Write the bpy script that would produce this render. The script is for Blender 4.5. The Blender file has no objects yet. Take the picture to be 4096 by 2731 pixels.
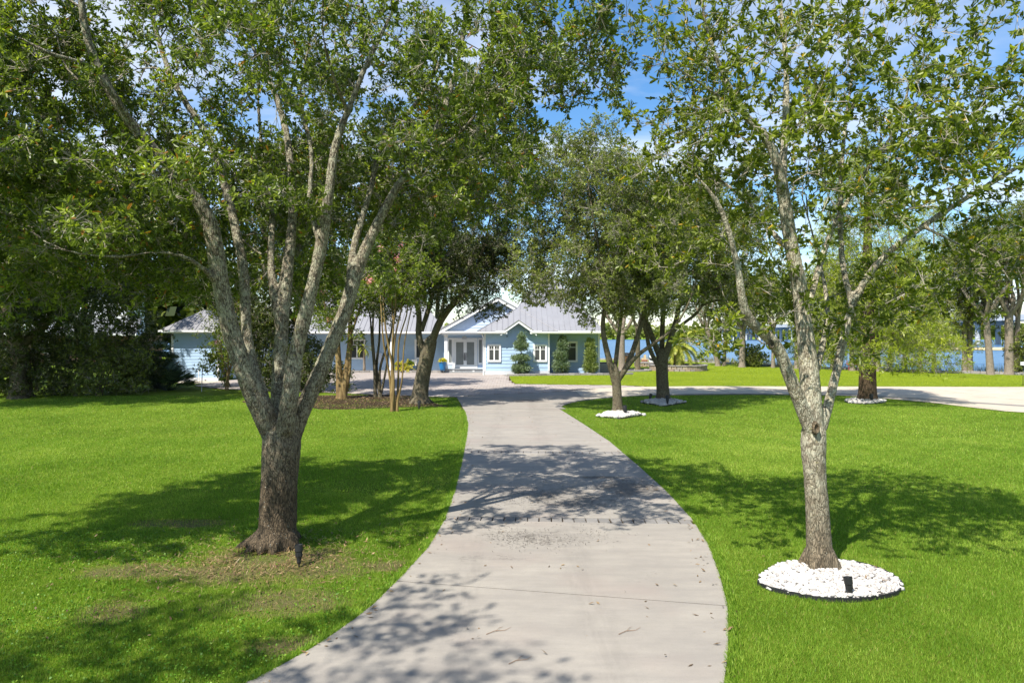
import bpy, math, numpy as np
from mathutils import Vector, Matrix, noise as mnoise

# ------------------------------------------------------------------ camera, sky, sun, exposure
F, HY, CH = 2731.0, 1342.0, 3.0          # focal length in photo pixels, horizon row, eye height
scene = bpy.context.scene
cam_d = bpy.data.cameras.new('camera'); cam = bpy.data.objects.new('camera', cam_d)
scene.collection.objects.link(cam); scene.camera = cam
cam.location = (0, 0, CH); cam.rotation_euler = (math.radians(90), 0, 0)
cam_d.sensor_width = 36; cam_d.lens = 36 * F / 4096
cam_d.shift_y = -(1365.5 - HY) / 4096
cam_d.clip_start = 0.1; cam_d.clip_end = 6000

SUN_EL = math.radians(54); SHX, SHY = 0.60, 0.80          # horizontal direction in which shadows fall
world = bpy.data.worlds.new('World'); scene.world = world; world.use_nodes = True
wn = world.node_tree; wn.nodes.clear()
w_out = wn.nodes.new('ShaderNodeOutputWorld'); w_bg = wn.nodes.new('ShaderNodeBackground')
w_sky = wn.nodes.new('ShaderNodeTexSky'); w_sky.sky_type = 'NISHITA'; w_sky.sun_disc = False
w_sky.sun_elevation = SUN_EL; w_sky.sun_rotation = math.atan2(-SHX, -SHY)
w_sky.air_density = 1.0; w_sky.dust_density = 0.4; w_sky.ozone_density = 2.5
w_bg.inputs['Strength'].default_value = 0.125
# thin streaky cloud all over the sky, mapped on a flat cloud layer
w_tc = wn.nodes.new('ShaderNodeTexCoord'); w_sep = wn.nodes.new('ShaderNodeSeparateXYZ')
wn.links.new(w_tc.outputs['Generated'], w_sep.inputs[0])
def wmath(op, a, b=None, c=None):
    m = wn.nodes.new('ShaderNodeMath'); m.operation = op
    for i, v in enumerate((a, b, c)):
        if v is None: continue
        if isinstance(v, (int, float)): m.inputs[i].default_value = v
        else: wn.links.new(v, m.inputs[i])
    return m.outputs[0]
zc = wmath('ADD', wmath('MAXIMUM', w_sep.outputs['Z'], 0.0), 0.12)
cx_ = wmath('DIVIDE', w_sep.outputs['X'], zc); cy_ = wmath('DIVIDE', w_sep.outputs['Y'], zc)
w_comb = wn.nodes.new('ShaderNodeCombineXYZ')
wn.links.new(cx_, w_comb.inputs[0]); wn.links.new(cy_, w_comb.inputs[1])
w_map = wn.nodes.new('ShaderNodeMapping'); w_map.inputs['Rotation'].default_value = (0, 0, 0.5)
w_map.inputs['Scale'].default_value = (0.55, 0.95, 1.0); w_map.inputs['Location'].default_value = (0.35, 0.9, 0)
wn.links.new(w_comb.outputs[0], w_map.inputs[0])
w_n = wn.nodes.new('ShaderNodeTexNoise'); w_n.inputs['Scale'].default_value = 1.25; w_n.inputs['Detail'].default_value = 7
w_n.inputs['Roughness'].default_value = 0.52; w_n.inputs['Distortion'].default_value = 0.35
wn.links.new(w_map.outputs[0], w_n.inputs['Vector'])
w_ramp = wn.nodes.new('ShaderNodeValToRGB')
w_ramp.color_ramp.elements[0].position = 0.46; w_ramp.color_ramp.elements[0].color = (0, 0, 0, 1)
w_ramp.color_ramp.elements[1].position = 0.68; w_ramp.color_ramp.elements[1].color = (0.8, 0.8, 0.8, 1)
wn.links.new(w_n.outputs['Fac'], w_ramp.inputs[0])
w_hsv = wn.nodes.new('ShaderNodeHueSaturation'); w_hsv.inputs['Saturation'].default_value = 1.25; w_hsv.inputs['Value'].default_value = 0.92
wn.links.new(w_sky.outputs[0], w_hsv.inputs['Color'])
w_mix = wn.nodes.new('ShaderNodeMix'); w_mix.data_type = 'RGBA'
wn.links.new(w_ramp.outputs[0], w_mix.inputs[0]); wn.links.new(w_hsv.outputs[0], w_mix.inputs[6])
w_mix.inputs[7].default_value = (5.6, 5.6, 5.6, 1)
wn.links.new(w_mix.outputs[2], w_bg.inputs['Color']); wn.links.new(w_bg.outputs[0], w_out.inputs[0])

sun_d = bpy.data.lights.new('sun', 'SUN'); sun_d.energy = 4.9; sun_d.angle = math.radians(0.55); sun_d.color = (1.0, 0.95, 0.86)
sun = bpy.data.objects.new('sun', sun_d); scene.collection.objects.link(sun)
sun.rotation_euler = Vector((SHX * math.cos(SUN_EL), SHY * math.cos(SUN_EL), -math.sin(SUN_EL))).to_track_quat('-Z', 'Y').to_euler()

vs = scene.view_settings; vs.view_transform = 'Standard'; vs.look = 'None'; vs.exposure = 0.88; vs.gamma = 1.0; vs.use_curve_mapping = False
scene.render.engine = 'CYCLES'
cy = scene.cycles; cy.max_bounces = 6; cy.diffuse_bounces = 3; cy.glossy_bounces = 2; cy.transmission_bounces = 4
cy.transparent_max_bounces = 4; cy.caustics_reflective = False; cy.caustics_refractive = False; cy.use_denoising = True
cy.sample_clamp_indirect = 6.0

# ------------------------------------------------------------------ helpers
RNG = np.random.default_rng(7)
COL = scene.collection
def ground(px, py, z=0.0):
    d = F * (CH - z) / (py - HY)
    return ((px - 2048) / F * d, d)
K = 4096 / 2352
def at(px, py, d):                       # 2352-scale pixel at distance d
    return ((px * K - 2048) / F * d, d, CH - (py * K - HY) / F * d)

def link(o, parent=None):
    COL.objects.link(o)
    if parent is not None: o.parent = parent
    return o
def tag(o, label=None, cat=None, group=None, kind=None):
    if label: o['label'] = label
    if cat: o['category'] = cat
    if group: o['group'] = group
    if kind: o['kind'] = kind
    return o
def empty(name, loc=(0, 0, 0), rz=0.0):
    o = bpy.data.objects.new(name, None); o.location = loc; o.rotation_euler = (0, 0, rz); o.empty_display_size = 0.2
    return link(o)
def mesh_np(name, V, Fc, mats=(), smooth=False, attr=None, mat_idx=None):
    V = np.ascontiguousarray(V, np.float32); Fc = np.ascontiguousarray(Fc, np.int32)
    me = bpy.data.meshes.new(name); n, k = Fc.shape
    me.vertices.add(len(V)); me.vertices.foreach_set('co', V.ravel())
    me.loops.add(n * k); me.loops.foreach_set('vertex_index', Fc.ravel())
    me.polygons.add(n); me.polygons.foreach_set('loop_start', np.arange(0, n * k, k, dtype=np.int32))
    me.polygons.foreach_set('use_smooth', np.full(n, bool(smooth)))
    if mat_idx is not None: me.polygons.foreach_set('material_index', np.asarray(mat_idx, np.int32))
    me.update(calc_edges=True)
    if attr is not None:
        a = me.attributes.new('rnd', 'FLOAT', 'POINT'); a.data.foreach_set('value', np.ascontiguousarray(attr, np.float32))
    for m in mats: me.materials.append(m)
    return me
def obj_np(name, V, Fc, m, parent=None, **kw):
    return link(bpy.data.objects.new(name, mesh_np(name, V, Fc, [m], **kw)), parent)

class MB:
    """collects shapes for one mesh"""
    def __init__(s): s.v = []; s.f = []; s.m = []
    def add(s, vs, fs, mi=0):
        b = len(s.v); s.v += [tuple(p) for p in vs]; s.f += [tuple(b + i for i in f) for f in fs]; s.m += [mi] * len(fs); return s
    def box(s, x0, x1, y0, y1, z0, z1, mi=0):
        return s.add([(x0, y0, z0), (x1, y0, z0), (x1, y1, z0), (x0, y1, z0), (x0, y0, z1), (x1, y0, z1), (x1, y1, z1), (x0, y1, z1)],
                     [(0, 3, 2, 1), (4, 5, 6, 7), (0, 1, 5, 4), (1, 2, 6, 5), (2, 3, 7, 6), (3, 0, 4, 7)], mi)
    def tube(s, pts, rad, k=8, mi=0, cap=True):
        pts = np.array(pts, float); n = len(pts); rad = np.broadcast_to(np.array(rad, float), (n,))
        V = ring_verts(pts, rad, k); b = len(s.v); s.v += [tuple(p) for p in V]
        for i in range(n - 1):
            for j in range(k):
                a, c = b + i * k + j, b + i * k + (j + 1) % k
                s.f.append((a, c, c + k, a + k)); s.m.append(mi)
        if cap:
            s.f.append(tuple(b + j for j in range(k))[::-1]); s.m.append(mi)
            s.f.append(tuple(b + (n - 1) * k + j for j in range(k))); s.m.append(mi)
        return s
    def lathe(s, prof, k=20, c=(0, 0), mi=0):     # prof: (r, z) from the bottom up
        b = len(s.v)
        for r, z in prof:
            for j in range(k):
                a = 2 * math.pi * j / k; s.v.append((c[0] + r * math.cos(a), c[1] + r * math.sin(a), z))
        for i in range(len(prof) - 1):
            for j in range(k):
                a, d = b + i * k + j, b + i * k + (j + 1) % k
                s.f.append((a, d, d + k, a + k)); s.m.append(mi)
        s.f.append(tuple(b + j for j in range(k))[::-1]); s.m.append(mi)
        s.f.append(tuple(b + (len(prof) - 1) * k + j for j in range(k))); s.m.append(mi)
        return s
    def mesh(s, name, mats, smooth=False):
        me = bpy.data.meshes.new(name); me.from_pydata(s.v, [], s.f)
        for m in (mats if isinstance(mats, (list, tuple)) else [mats]): me.materials.append(m)
        me.polygons.foreach_set('material_index', np.array(s.m, np.int32))
        me.polygons.foreach_set('use_smooth', np.full(len(s.f), smooth)); me.update(); return me
    def build(s, name, mats, parent=None, smooth=False, loc=None):
        o = link(bpy.data.objects.new(name, s.mesh(name, mats, smooth)), parent)
        if loc is not None: o.location = loc
        return o

def unit(v): return v / np.maximum(np.linalg.norm(v, axis=-1, keepdims=True), 1e-9)
def ring_verts(pts, rad, k):
    t = np.gradient(pts, axis=0); t = unit(t)
    m = np.abs(t.mean(0)); ref = np.zeros(3); ref[int(np.argmin(m))] = 1
    u = unit(np.cross(t, ref)); w = np.cross(t, u)
    a = np.arange(k) * 2 * np.pi / k
    return (pts[:, None] + rad[:, None, None] * (u[:, None] * np.cos(a)[None, :, None] + w[:, None] * np.sin(a)[None, :, None])).reshape(-1, 3)
def inside(poly, X, Y):
    poly = np.asarray(poly, float); r = np.zeros(X.shape, bool); n = len(poly)
    for i in range(n):
        x1, y1 = poly[i]; x2, y2 = poly[(i + 1) % n]
        if y1 == y2: continue
        c = ((y1 > Y) != (y2 > Y)) & (X < (x2 - x1) * (Y - y1) / (y2 - y1) + x1); r ^= c
    return r
def seg_dist(line, X, Y):
    d = np.full(X.shape, 1e9)
    for (x1, y1), (x2, y2) in zip(line[:-1], line[1:]):
        dx, dy = x2 - x1, y2 - y1; t = np.clip(((X - x1) * dx + (Y - y1) * dy) / (dx * dx + dy * dy), 0, 1)
        d = np.minimum(d, np.hypot(X - x1 - t * dx, Y - y1 - t * dy))
    return d
def smooth_line(pts, n=6):               # Catmull-Rom through points of any dimension
    p = np.array(pts, float)
    if len(p) < 3: return np.array([p[0] + (p[-1] - p[0]) * t for t in np.linspace(0, 1, n + 1)])
    q = np.vstack([2 * p[0] - p[1], p, 2 * p[-1] - p[-2]]); out = []
    for i in range(1, len(q) - 2):
        for t in np.linspace(0, 1, n, endpoint=False):
            a, b, c, d = q[i - 1], q[i], q[i + 1], q[i + 2]
            out.append(0.5 * (2 * b + (c - a) * t + (2 * a - 5 * b + 4 * c - d) * t * t + (3 * b - a - 3 * c + d) * t ** 3))
    out.append(p[-1]); return np.array(out)

# ------------------------------------------------------------------ materials
class NT:
    def __init__(s, name):
        s.mat = bpy.data.materials.new(name); s.mat.use_nodes = True; s.t = s.mat.node_tree; s.t.nodes.clear()
        s.out = s.t.nodes.new('ShaderNodeOutputMaterial')
    def n(s, typ, **inp):
        nd = s.t.nodes.new(typ)
        for k, v in inp.items():
            k = k.replace('_', ' ')
            if hasattr(v, 'is_output') or v.__class__.__name__.startswith('NodeSocket'): s.t.links.new(v, nd.inputs[k])
            else: nd.inputs[k].default_value = v
        return nd
    def l(s, a, b): s.t.links.new(a, b)
    def pos(s, scale=(1, 1, 1), kind='Object'):
        tc = s.t.nodes.new('ShaderNodeTexCoord'); mp = s.t.nodes.new('ShaderNodeMapping'); mp.inputs['Scale'].default_value = scale
        s.l(tc.outputs[kind], mp.inputs[0]); return mp.outputs[0]
    def geo(s, scale=(1, 1, 1)):
        g = s.t.nodes.new('ShaderNodeNewGeometry'); mp = s.t.nodes.new('ShaderNodeMapping'); mp.inputs['Scale'].default_value = scale
        s.l(g.outputs['Position'], mp.inputs[0]); return mp.outputs[0]
    def noise(s, vec, scale, detail=4, rough=0.55, dist=0.0):
        nd = s.n('ShaderNodeTexNoise', Scale=scale, Detail=detail, Roughness=rough, Distortion=dist); s.l(vec, nd.inputs['Vector']); return nd.outputs['Fac']
    def ramp(s, fac, stops):
        r = s.t.nodes.new('ShaderNodeValToRGB'); e = r.color_ramp.elements
        while len(e) < len(stops): e.new(0.5)
        for i, (p, c) in enumerate(stops):
            e[i].position = p; e[i].color = (c, c, c, 1) if isinstance(c, (int, float)) else (*c, 1)
        s.l(fac, r.inputs[0]); return r.outputs[0]
    def mix(s, fac, a, b, mode='MIX'):
        m = s.t.nodes.new('ShaderNodeMix'); m.data_type = 'RGBA'; m.blend_type = mode
        for i, v in ((0, fac), (6, a), (7, b)):
            if isinstance(v, (int, float)): m.inputs[i].default_value = v
            elif isinstance(v, tuple): m.inputs[i].default_value = (*v, 1)
            else: s.l(v, m.inputs[i])
        return m.outputs[2]
    def math(s, op, a, b=0.0):
        m = s.t.nodes.new('ShaderNodeMath'); m.operation = op
        for i, v in enumerate((a, b)):
            if isinstance(v, (int, float)): m.inputs[i].default_value = v
            else: s.l(v, m.inputs[i])
        return m.outputs[0]
    def bump(s, h, strength, dist=0.02):
        b = s.n('ShaderNodeBump', Strength=strength, Distance=dist); s.l(h, b.inputs['Height']); return b.outputs[0]
    def bsdf(s, col, rough=0.6, spec=0.4, bump=None, metal=0.0):
        p = s.t.nodes.new('ShaderNodeBsdfPrincipled')
        for nm, v in (('Base Color', col), ('Roughness', rough), ('Specular IOR Level', spec), ('Metallic', metal)):
            if isinstance(v, tuple): p.inputs[nm].default_value = (*v, 1)
            elif isinstance(v, (int, float)): p.inputs[nm].default_value = v
            else: s.l(v, p.inputs[nm])
        if bump is not None: s.l(bump, p.inputs['Normal'])
        s.l(p.outputs[0], s.out.inputs[0]); return p
    def attr(s, name='rnd'):
        a = s.t.nodes.new('ShaderNodeAttribute'); a.attribute_name = name; return a.outputs['Fac']

def plain(name, col, rough=0.55, spec=0.4, metal=0.0, var=0.12, scale=6.0, bump=0.0):
    t = NT(name); p = t.pos(); nz = t.noise(p, scale, 5)
    c = t.mix(t.ramp(nz, [(0.3, 0.0), (0.75, 1.0)]), tuple(x * (1 - var) for x in col), tuple(min(1, x * (1 + var * 0.6)) for x in col))
    t.bsdf(c, rough, spec, t.bump(t.noise(p, scale * 8, 4), bump, 0.01) if bump else None, metal); return t.mat

def leaf_mat(name, dark, mid, light, trans=0.32, odd=None, rough=0.42, spec=0.45, inst=False):
    t = NT(name); a = t.attr()
    if inst:      # sprays are instanced: mix the leaf's own value with the spray's
        oi = t.t.nodes.new('ShaderNodeObjectInfo'); a = t.math('MINIMUM', t.math('ADD', t.math('MULTIPLY', a, 0.62), t.math('MULTIPLY', oi.outputs['Random'], 0.36)), 0.985)
        a = t.math('MAXIMUM', a, t.math('GREATER_THAN', t.attr(), 0.99))
    st = [(0.0, dark), (0.5, mid), (0.96, light)]
    if odd: st = [(0.0, dark), (0.5, mid), (0.97, light), (0.985, odd)]
    c = t.ramp(a, st)
    p = t.bsdf(c, rough, spec)
    tr = t.t.nodes.new('ShaderNodeBsdfTranslucent')
    t.l(t.mix(1.0, c, (1.25, 1.35, 0.45), 'MULTIPLY'), tr.inputs[0])
    m = t.n('ShaderNodeMixShader', Fac=trans); t.l(p.outputs[0], m.inputs[1]); t.l(tr.outputs[0], m.inputs[2]); t.l(m.outputs[0], t.out.inputs[0])
    return t.mat

def bark_mat(name, dark, light, lichen=None, scale=1.0, bump=0.7, z=0.28, low=None):
    t = NT(name); p = t.pos((scale, scale, scale * z)); q = t.pos((scale, scale, scale))
    ridge = t.noise(p, 34, 7, 0.68, 0.9); vor = t.n('ShaderNodeTexVoronoi', Scale=42.0); vor.feature = 'DISTANCE_TO_EDGE'
    wv = t.n('ShaderNodeVectorMath'); wv.operation = 'ADD'; t.l(p, wv.inputs[0])
    nz = t.n('ShaderNodeTexNoise', Scale=9.0, Detail=3.0); t.l(p, nz.inputs['Vector'])
    sc = t.n('ShaderNodeVectorMath'); sc.operation = 'SCALE'; t.l(nz.outputs['Color'], sc.inputs[0]); sc.inputs['Scale'].default_value = 0.12
    t.l(sc.outputs[0], wv.inputs[1]); t.l(wv.outputs[0], vor.inputs['Vector'])
    crack = t.ramp(vor.outputs['Distance'], [(0.0, 0.0), (0.22, 1.0)])
    h = t.math('ADD', t.math('MULTIPLY', crack, 0.38), t.math('MULTIPLY', ridge, 1.0))
    c = t.mix(t.ramp(h, [(0.46, 0.0), (1.0, 1.0)]), dark, light)
    if lichen:
        g = t.ramp(t.math('ADD', t.noise(q, 9.0, 8, 0.78, 0.6), t.math('MULTIPLY', t.math('SUBTRACT', h, 0.7), 0.25)), [(0.46, 0.0), (0.60, 1.0)])
        c = t.mix(t.math('MULTIPLY', g, 0.66), c, lichen)
        g2 = t.ramp(t.noise(q, 24, 4, 0.6), [(0.64, 0.0), (0.68, 1.0)])
        c = t.mix(t.math('MULTIPLY', g2, 0.7), c, (0.34, 0.30, 0.10))
        g3 = t.ramp(t.noise(q, 60, 3, 0.6), [(0.66, 0.0), (0.70, 1.0)])
        c = t.mix(t.math('MULTIPLY', g3, 0.6), c, (0.5, 0.5, 0.46))
    if low:      # the older, darker, lichen-free bark at the foot of the trunk
        sx = t.n('ShaderNodeSeparateXYZ'); t.l(q, sx.inputs[0])
        zz = t.math('ADD', sx.outputs['Z'], t.math('MULTIPLY', t.noise(q, 3.0, 5), 0.9))
        f = t.ramp(t.math('DIVIDE', zz, 3.0), [(low[0], 1.0), (low[1], 0.0)])
        c2 = t.mix(t.ramp(h, [(0.46, 0.0), (1.0, 1.0)]), tuple(x * 0.45 for x in dark), (light[0] * .50, light[1] * .44, light[2] * .38))
        g4 = t.ramp(t.noise(q, 34, 4, 0.6), [(0.66, 0.0), (0.70, 1.0)])
        c2 = t.mix(t.math('MULTIPLY', g4, 0.7), c2, (0.45, 0.45, 0.38))
        c = t.mix(f, c, c2)
    t.bsdf(c, 0.9, 0.15, t.bump(h, bump, 0.03)); return t.mat

M = {}
M['bark'] = bark_mat('oak_bark', (0.060, 0.050, 0.036), (0.32, 0.268, 0.195), (0.44, 0.43, 0.31), low=(0.42, 1.0))
M['bark_pale'] = bark_mat('pale_oak_bark', (0.115, 0.098, 0.066), (0.44, 0.38, 0.28), (0.55, 0.53, 0.40), low=(0.15, 0.75))
M['bark_dark'] = bark_mat('dark_oak_bark', (0.045, 0.035, 0.022), (0.17, 0.135, 0.09), (0.18, 0.17, 0.11), bump=0.5)
M['bark_red'] = bark_mat('cypress_bark', (0.03, 0.02, 0.012), (0.135, 0.095, 0.06), None, z=0.1)
M['bark_shore'] = bark_mat('shore_bark', (0.12, 0.095, 0.07), (0.40, 0.335, 0.265), None)
def myrtle_bark():
    t = NT('myrtle_bark'); p = t.pos((1, 1, 0.22)); c = t.ramp(t.noise(p, 7, 5, 0.6, 0.5), [(0.3, (0.08, 0.05, 0.02)), (0.5, (0.18, 0.12, 0.045)), (0.7, (0.30, 0.22, 0.09))])
    t.bsdf(c, 0.65, 0.3, t.bump(t.noise(p, 22, 3), 0.3, 0.01)); return t.mat
M['bark_myrtle'] = myrtle_bark()
M['leaf_oak'] = leaf_mat('oak_leaf', (0.032, 0.050, 0.008), (0.135, 0.185, 0.028), (0.44, 0.50, 0.085), 0.48, (0.36, 0.17, 0.04), inst=True)
M['leaf_bright'] = leaf_mat('bright_oak_leaf', (0.050, 0.075, 0.008), (0.170, 0.215, 0.024), (0.47, 0.50, 0.075), 0.48, (0.55, 0.34, 0.03), inst=True)
M['leaf_mid'] = leaf_mat('live_oak_leaf', (0.050, 0.066, 0.013), (0.155, 0.188, 0.038), (0.40, 0.43, 0.095), 0.40, inst=True)
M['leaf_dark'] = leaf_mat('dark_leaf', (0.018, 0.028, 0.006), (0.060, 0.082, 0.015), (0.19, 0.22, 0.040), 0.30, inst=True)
M['leaf_cypress'] = leaf_mat('cypress_leaf', (0.10, 0.14, 0.008), (0.25, 0.31, 0.018), (0.48, 0.50, 0.05), 0.42, inst=True)
M['leaf_myrtle'] = leaf_mat('myrtle_leaf', (0.05, 0.085, 0.008), (0.16, 0.22, 0.018), (0.36, 0.40, 0.04), 0.4, inst=True)
M['leaf_juniper'] = leaf_mat('juniper_leaf', (0.07, 0.115, 0.075), (0.19, 0.26, 0.165), (0.38, 0.44, 0.28), 0.25)
M['leaf_juniper_gold'] = leaf_mat('gold_juniper_leaf', (0.10, 0.14, 0.04), (0.25, 0.31, 0.10), (0.42, 0.46, 0.18), 0.2)
M['leaf_palm'] = leaf_mat('palm_leaf', (0.09, 0.13, 0.01), (0.27, 0.31, 0.035), (0.52, 0.50, 0.10), 0.3)
M['leaf_palmetto'] = leaf_mat('palmetto_leaf', (0.025, 0.048, 0.035), (0.075, 0.12, 0.085), (0.20, 0.27, 0.19), 0.18, rough=0.4)
M['leaf_flower'] = leaf_mat('pink_blossom', (0.55, 0.20, 0.26), (0.72, 0.34, 0.38), (0.85, 0.55, 0.55), 0.3)
M['leaf_yellow'] = leaf_mat('yellow_flower', (0.16, 0.2, 0.01), (0.50, 0.45, 0.03), (0.78, 0.66, 0.10), 0.3)
M['leaf_reed'] = leaf_mat('reed', (0.10, 0.11, 0.02), (0.24, 0.22, 0.07), (0.42, 0.36, 0.16), 0.2)
M['twig'] = plain('twig_wood', (0.32, 0.285, 0.23), 0.85, 0.15)
M['grass'] = leaf_mat('grass_blade', (0.070, 0.145, 0.009), (0.180, 0.315, 0.026), (0.41, 0.50, 0.085), 0.42, (0.42, 0.33, 0.12), rough=0.5, spec=0.25)
M['grass_far'] = leaf_mat('sod_blade', (0.13, 0.18, 0.008), (0.24, 0.32, 0.014), (0.40, 0.44, 0.04), 0.36, rough=0.5, spec=0.25)
M['clover'] = leaf_mat('clover_leaf', (0.045, 0.12, 0.006), (0.10, 0.23, 0.012), (0.24, 0.36, 0.03), 0.34, rough=0.5, spec=0.3)
M['dead_leaf'] = leaf_mat('dead_leaf', (0.09, 0.055, 0.025), (0.20, 0.125, 0.06), (0.36, 0.25, 0.13), 0.15)
M['soil_needle'] = leaf_mat('dark_needle', (0.03, 0.025, 0.02), (0.06, 0.05, 0.04), (0.11, 0.09, 0.07), 0.05)
M['straw'] = leaf_mat('straw', (0.12, 0.075, 0.03), (0.28, 0.19, 0.085), (0.46, 0.36, 0.18), 0.1)

BAREP = [(-3.1, 8.9, 1.5, .9), (-2.6, 7.7, .9, .5), (-4.4, 7.4, .5, .42), (-4.6, 8.7, 1.1, .35), (-1.6, 8.9, .5, .28), (-2.1, 6.6, .6, .3), (-5.4, 10.9, .9, .3), (-5.6, 6.9, .5, .3)]
def lawn_mat(name, cols, soil=0.0, scale=1.0, patches=False):
    t = NT(name); p = t.geo()
    a = t.noise(p, 0.35 * scale, 5, 0.6); b = t.noise(p, 5.0 * scale, 6, 0.7); c3 = t.noise(t.geo((1, 1, 1)), 55.0, 4, 0.75)
    f = t.math('ADD', t.math('MULTIPLY', a, 0.45), t.math('MULTIPLY', b, 0.55))
    c = t.ramp(f, [(0.34, cols[0]), (0.5, cols[1]), (0.68, cols[2])])
    c = t.mix(t.ramp(c3, [(0.35, 0.55), (0.6, 0.0)]), c, tuple(x * 0.45 for x in cols[0]))
    if soil:
        g = t.ramp(t.noise(p, 0.8, 7, 0.7), [(0.60 - soil, 0.0), (0.70 - soil, 0.8)])
        c = t.mix(g, c, (0.24, 0.185, 0.10))
    if patches:      # worn patches where the turf has thinned to thatch and sandy soil
        sx = t.n('ShaderNodeSeparateXYZ'); t.l(p, sx.inputs[0]); tot = None
        for (x, y, rx, ry) in BAREP:
            dx = t.math('DIVIDE', t.math('SUBTRACT', sx.outputs['X'], x), rx); dy = t.math('DIVIDE', t.math('SUBTRACT', sx.outputs['Y'], y), ry)
            g = t.math('SUBTRACT', 1.0, t.math('ADD', t.math('MULTIPLY', dx, dx), t.math('MULTIPLY', dy, dy)))
            tot = g if tot is None else t.math('MAXIMUM', tot, g)
        tot = t.math('MAXIMUM', tot, -1.2)
        f2 = t.math('ADD', t.math('MULTIPLY', tot, 0.22), t.math('ADD', t.math('MULTIPLY', t.noise(p, 1.7, 7, 0.75, 0.4), 0.7), t.math('MULTIPLY', t.noise(p, 7.0, 6, 0.75), 0.5)))
        sc_ = t.ramp(t.noise(p, 26, 6, 0.75), [(0.3, (0.07, 0.05, 0.025)), (0.5, (0.20, 0.15, 0.08)), (0.7, (0.34, 0.28, 0.16))])
        c = t.mix(t.ramp(f2, [(0.60, 0.0), (0.80, 0.8)]), c, sc_)
    t.bsdf(c, 0.9, 0.1, t.bump(t.math('ADD', c3, t.noise(p, 18, 4, 0.7)), 1.0, 0.06)); return t.mat
M['lawn'] = lawn_mat('lawn_turf', ((0.090, 0.150, 0.010), (0.180, 0.275, 0.020), (0.31, 0.38, 0.05)), soil=0.0, patches=True)
M['lawn_far'] = lawn_mat('sod_turf', ((0.155, 0.215, 0.010), (0.235, 0.315, 0.014), (0.33, 0.385, 0.024)), scale=0.6)
def soil_mat(name, a, b, c_):
    t = NT(name); p = t.geo(); c = t.ramp(t.noise(p, 14, 8, 0.75), [(0.3, a), (0.5, b), (0.72, c_)])
    t.bsdf(c, 0.95, 0.08, t.bump(t.noise(p, 40, 6, 0.75), 0.9, 0.05)); return t.mat
M['soil'] = soil_mat('dark_soil', (0.02, 0.014, 0.008), (0.06, 0.042, 0.024), (0.13, 0.09, 0.05))
M['mulch'] = soil_mat('shade_darkened_mulch', (0.016, 0.011, 0.006), (0.045, 0.032, 0.018), (0.11, 0.08, 0.048))  # litter brown, darkened further to carry the trees' shade
M['bare'] = soil_mat('dry_thatch', (0.10, 0.075, 0.035), (0.21, 0.165, 0.08), (0.34, 0.28, 0.15))
M['sand'] = soil_mat('dry_sand', (0.42, 0.33, 0.17), (0.55, 0.44, 0.25), (0.66, 0.55, 0.34))

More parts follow.
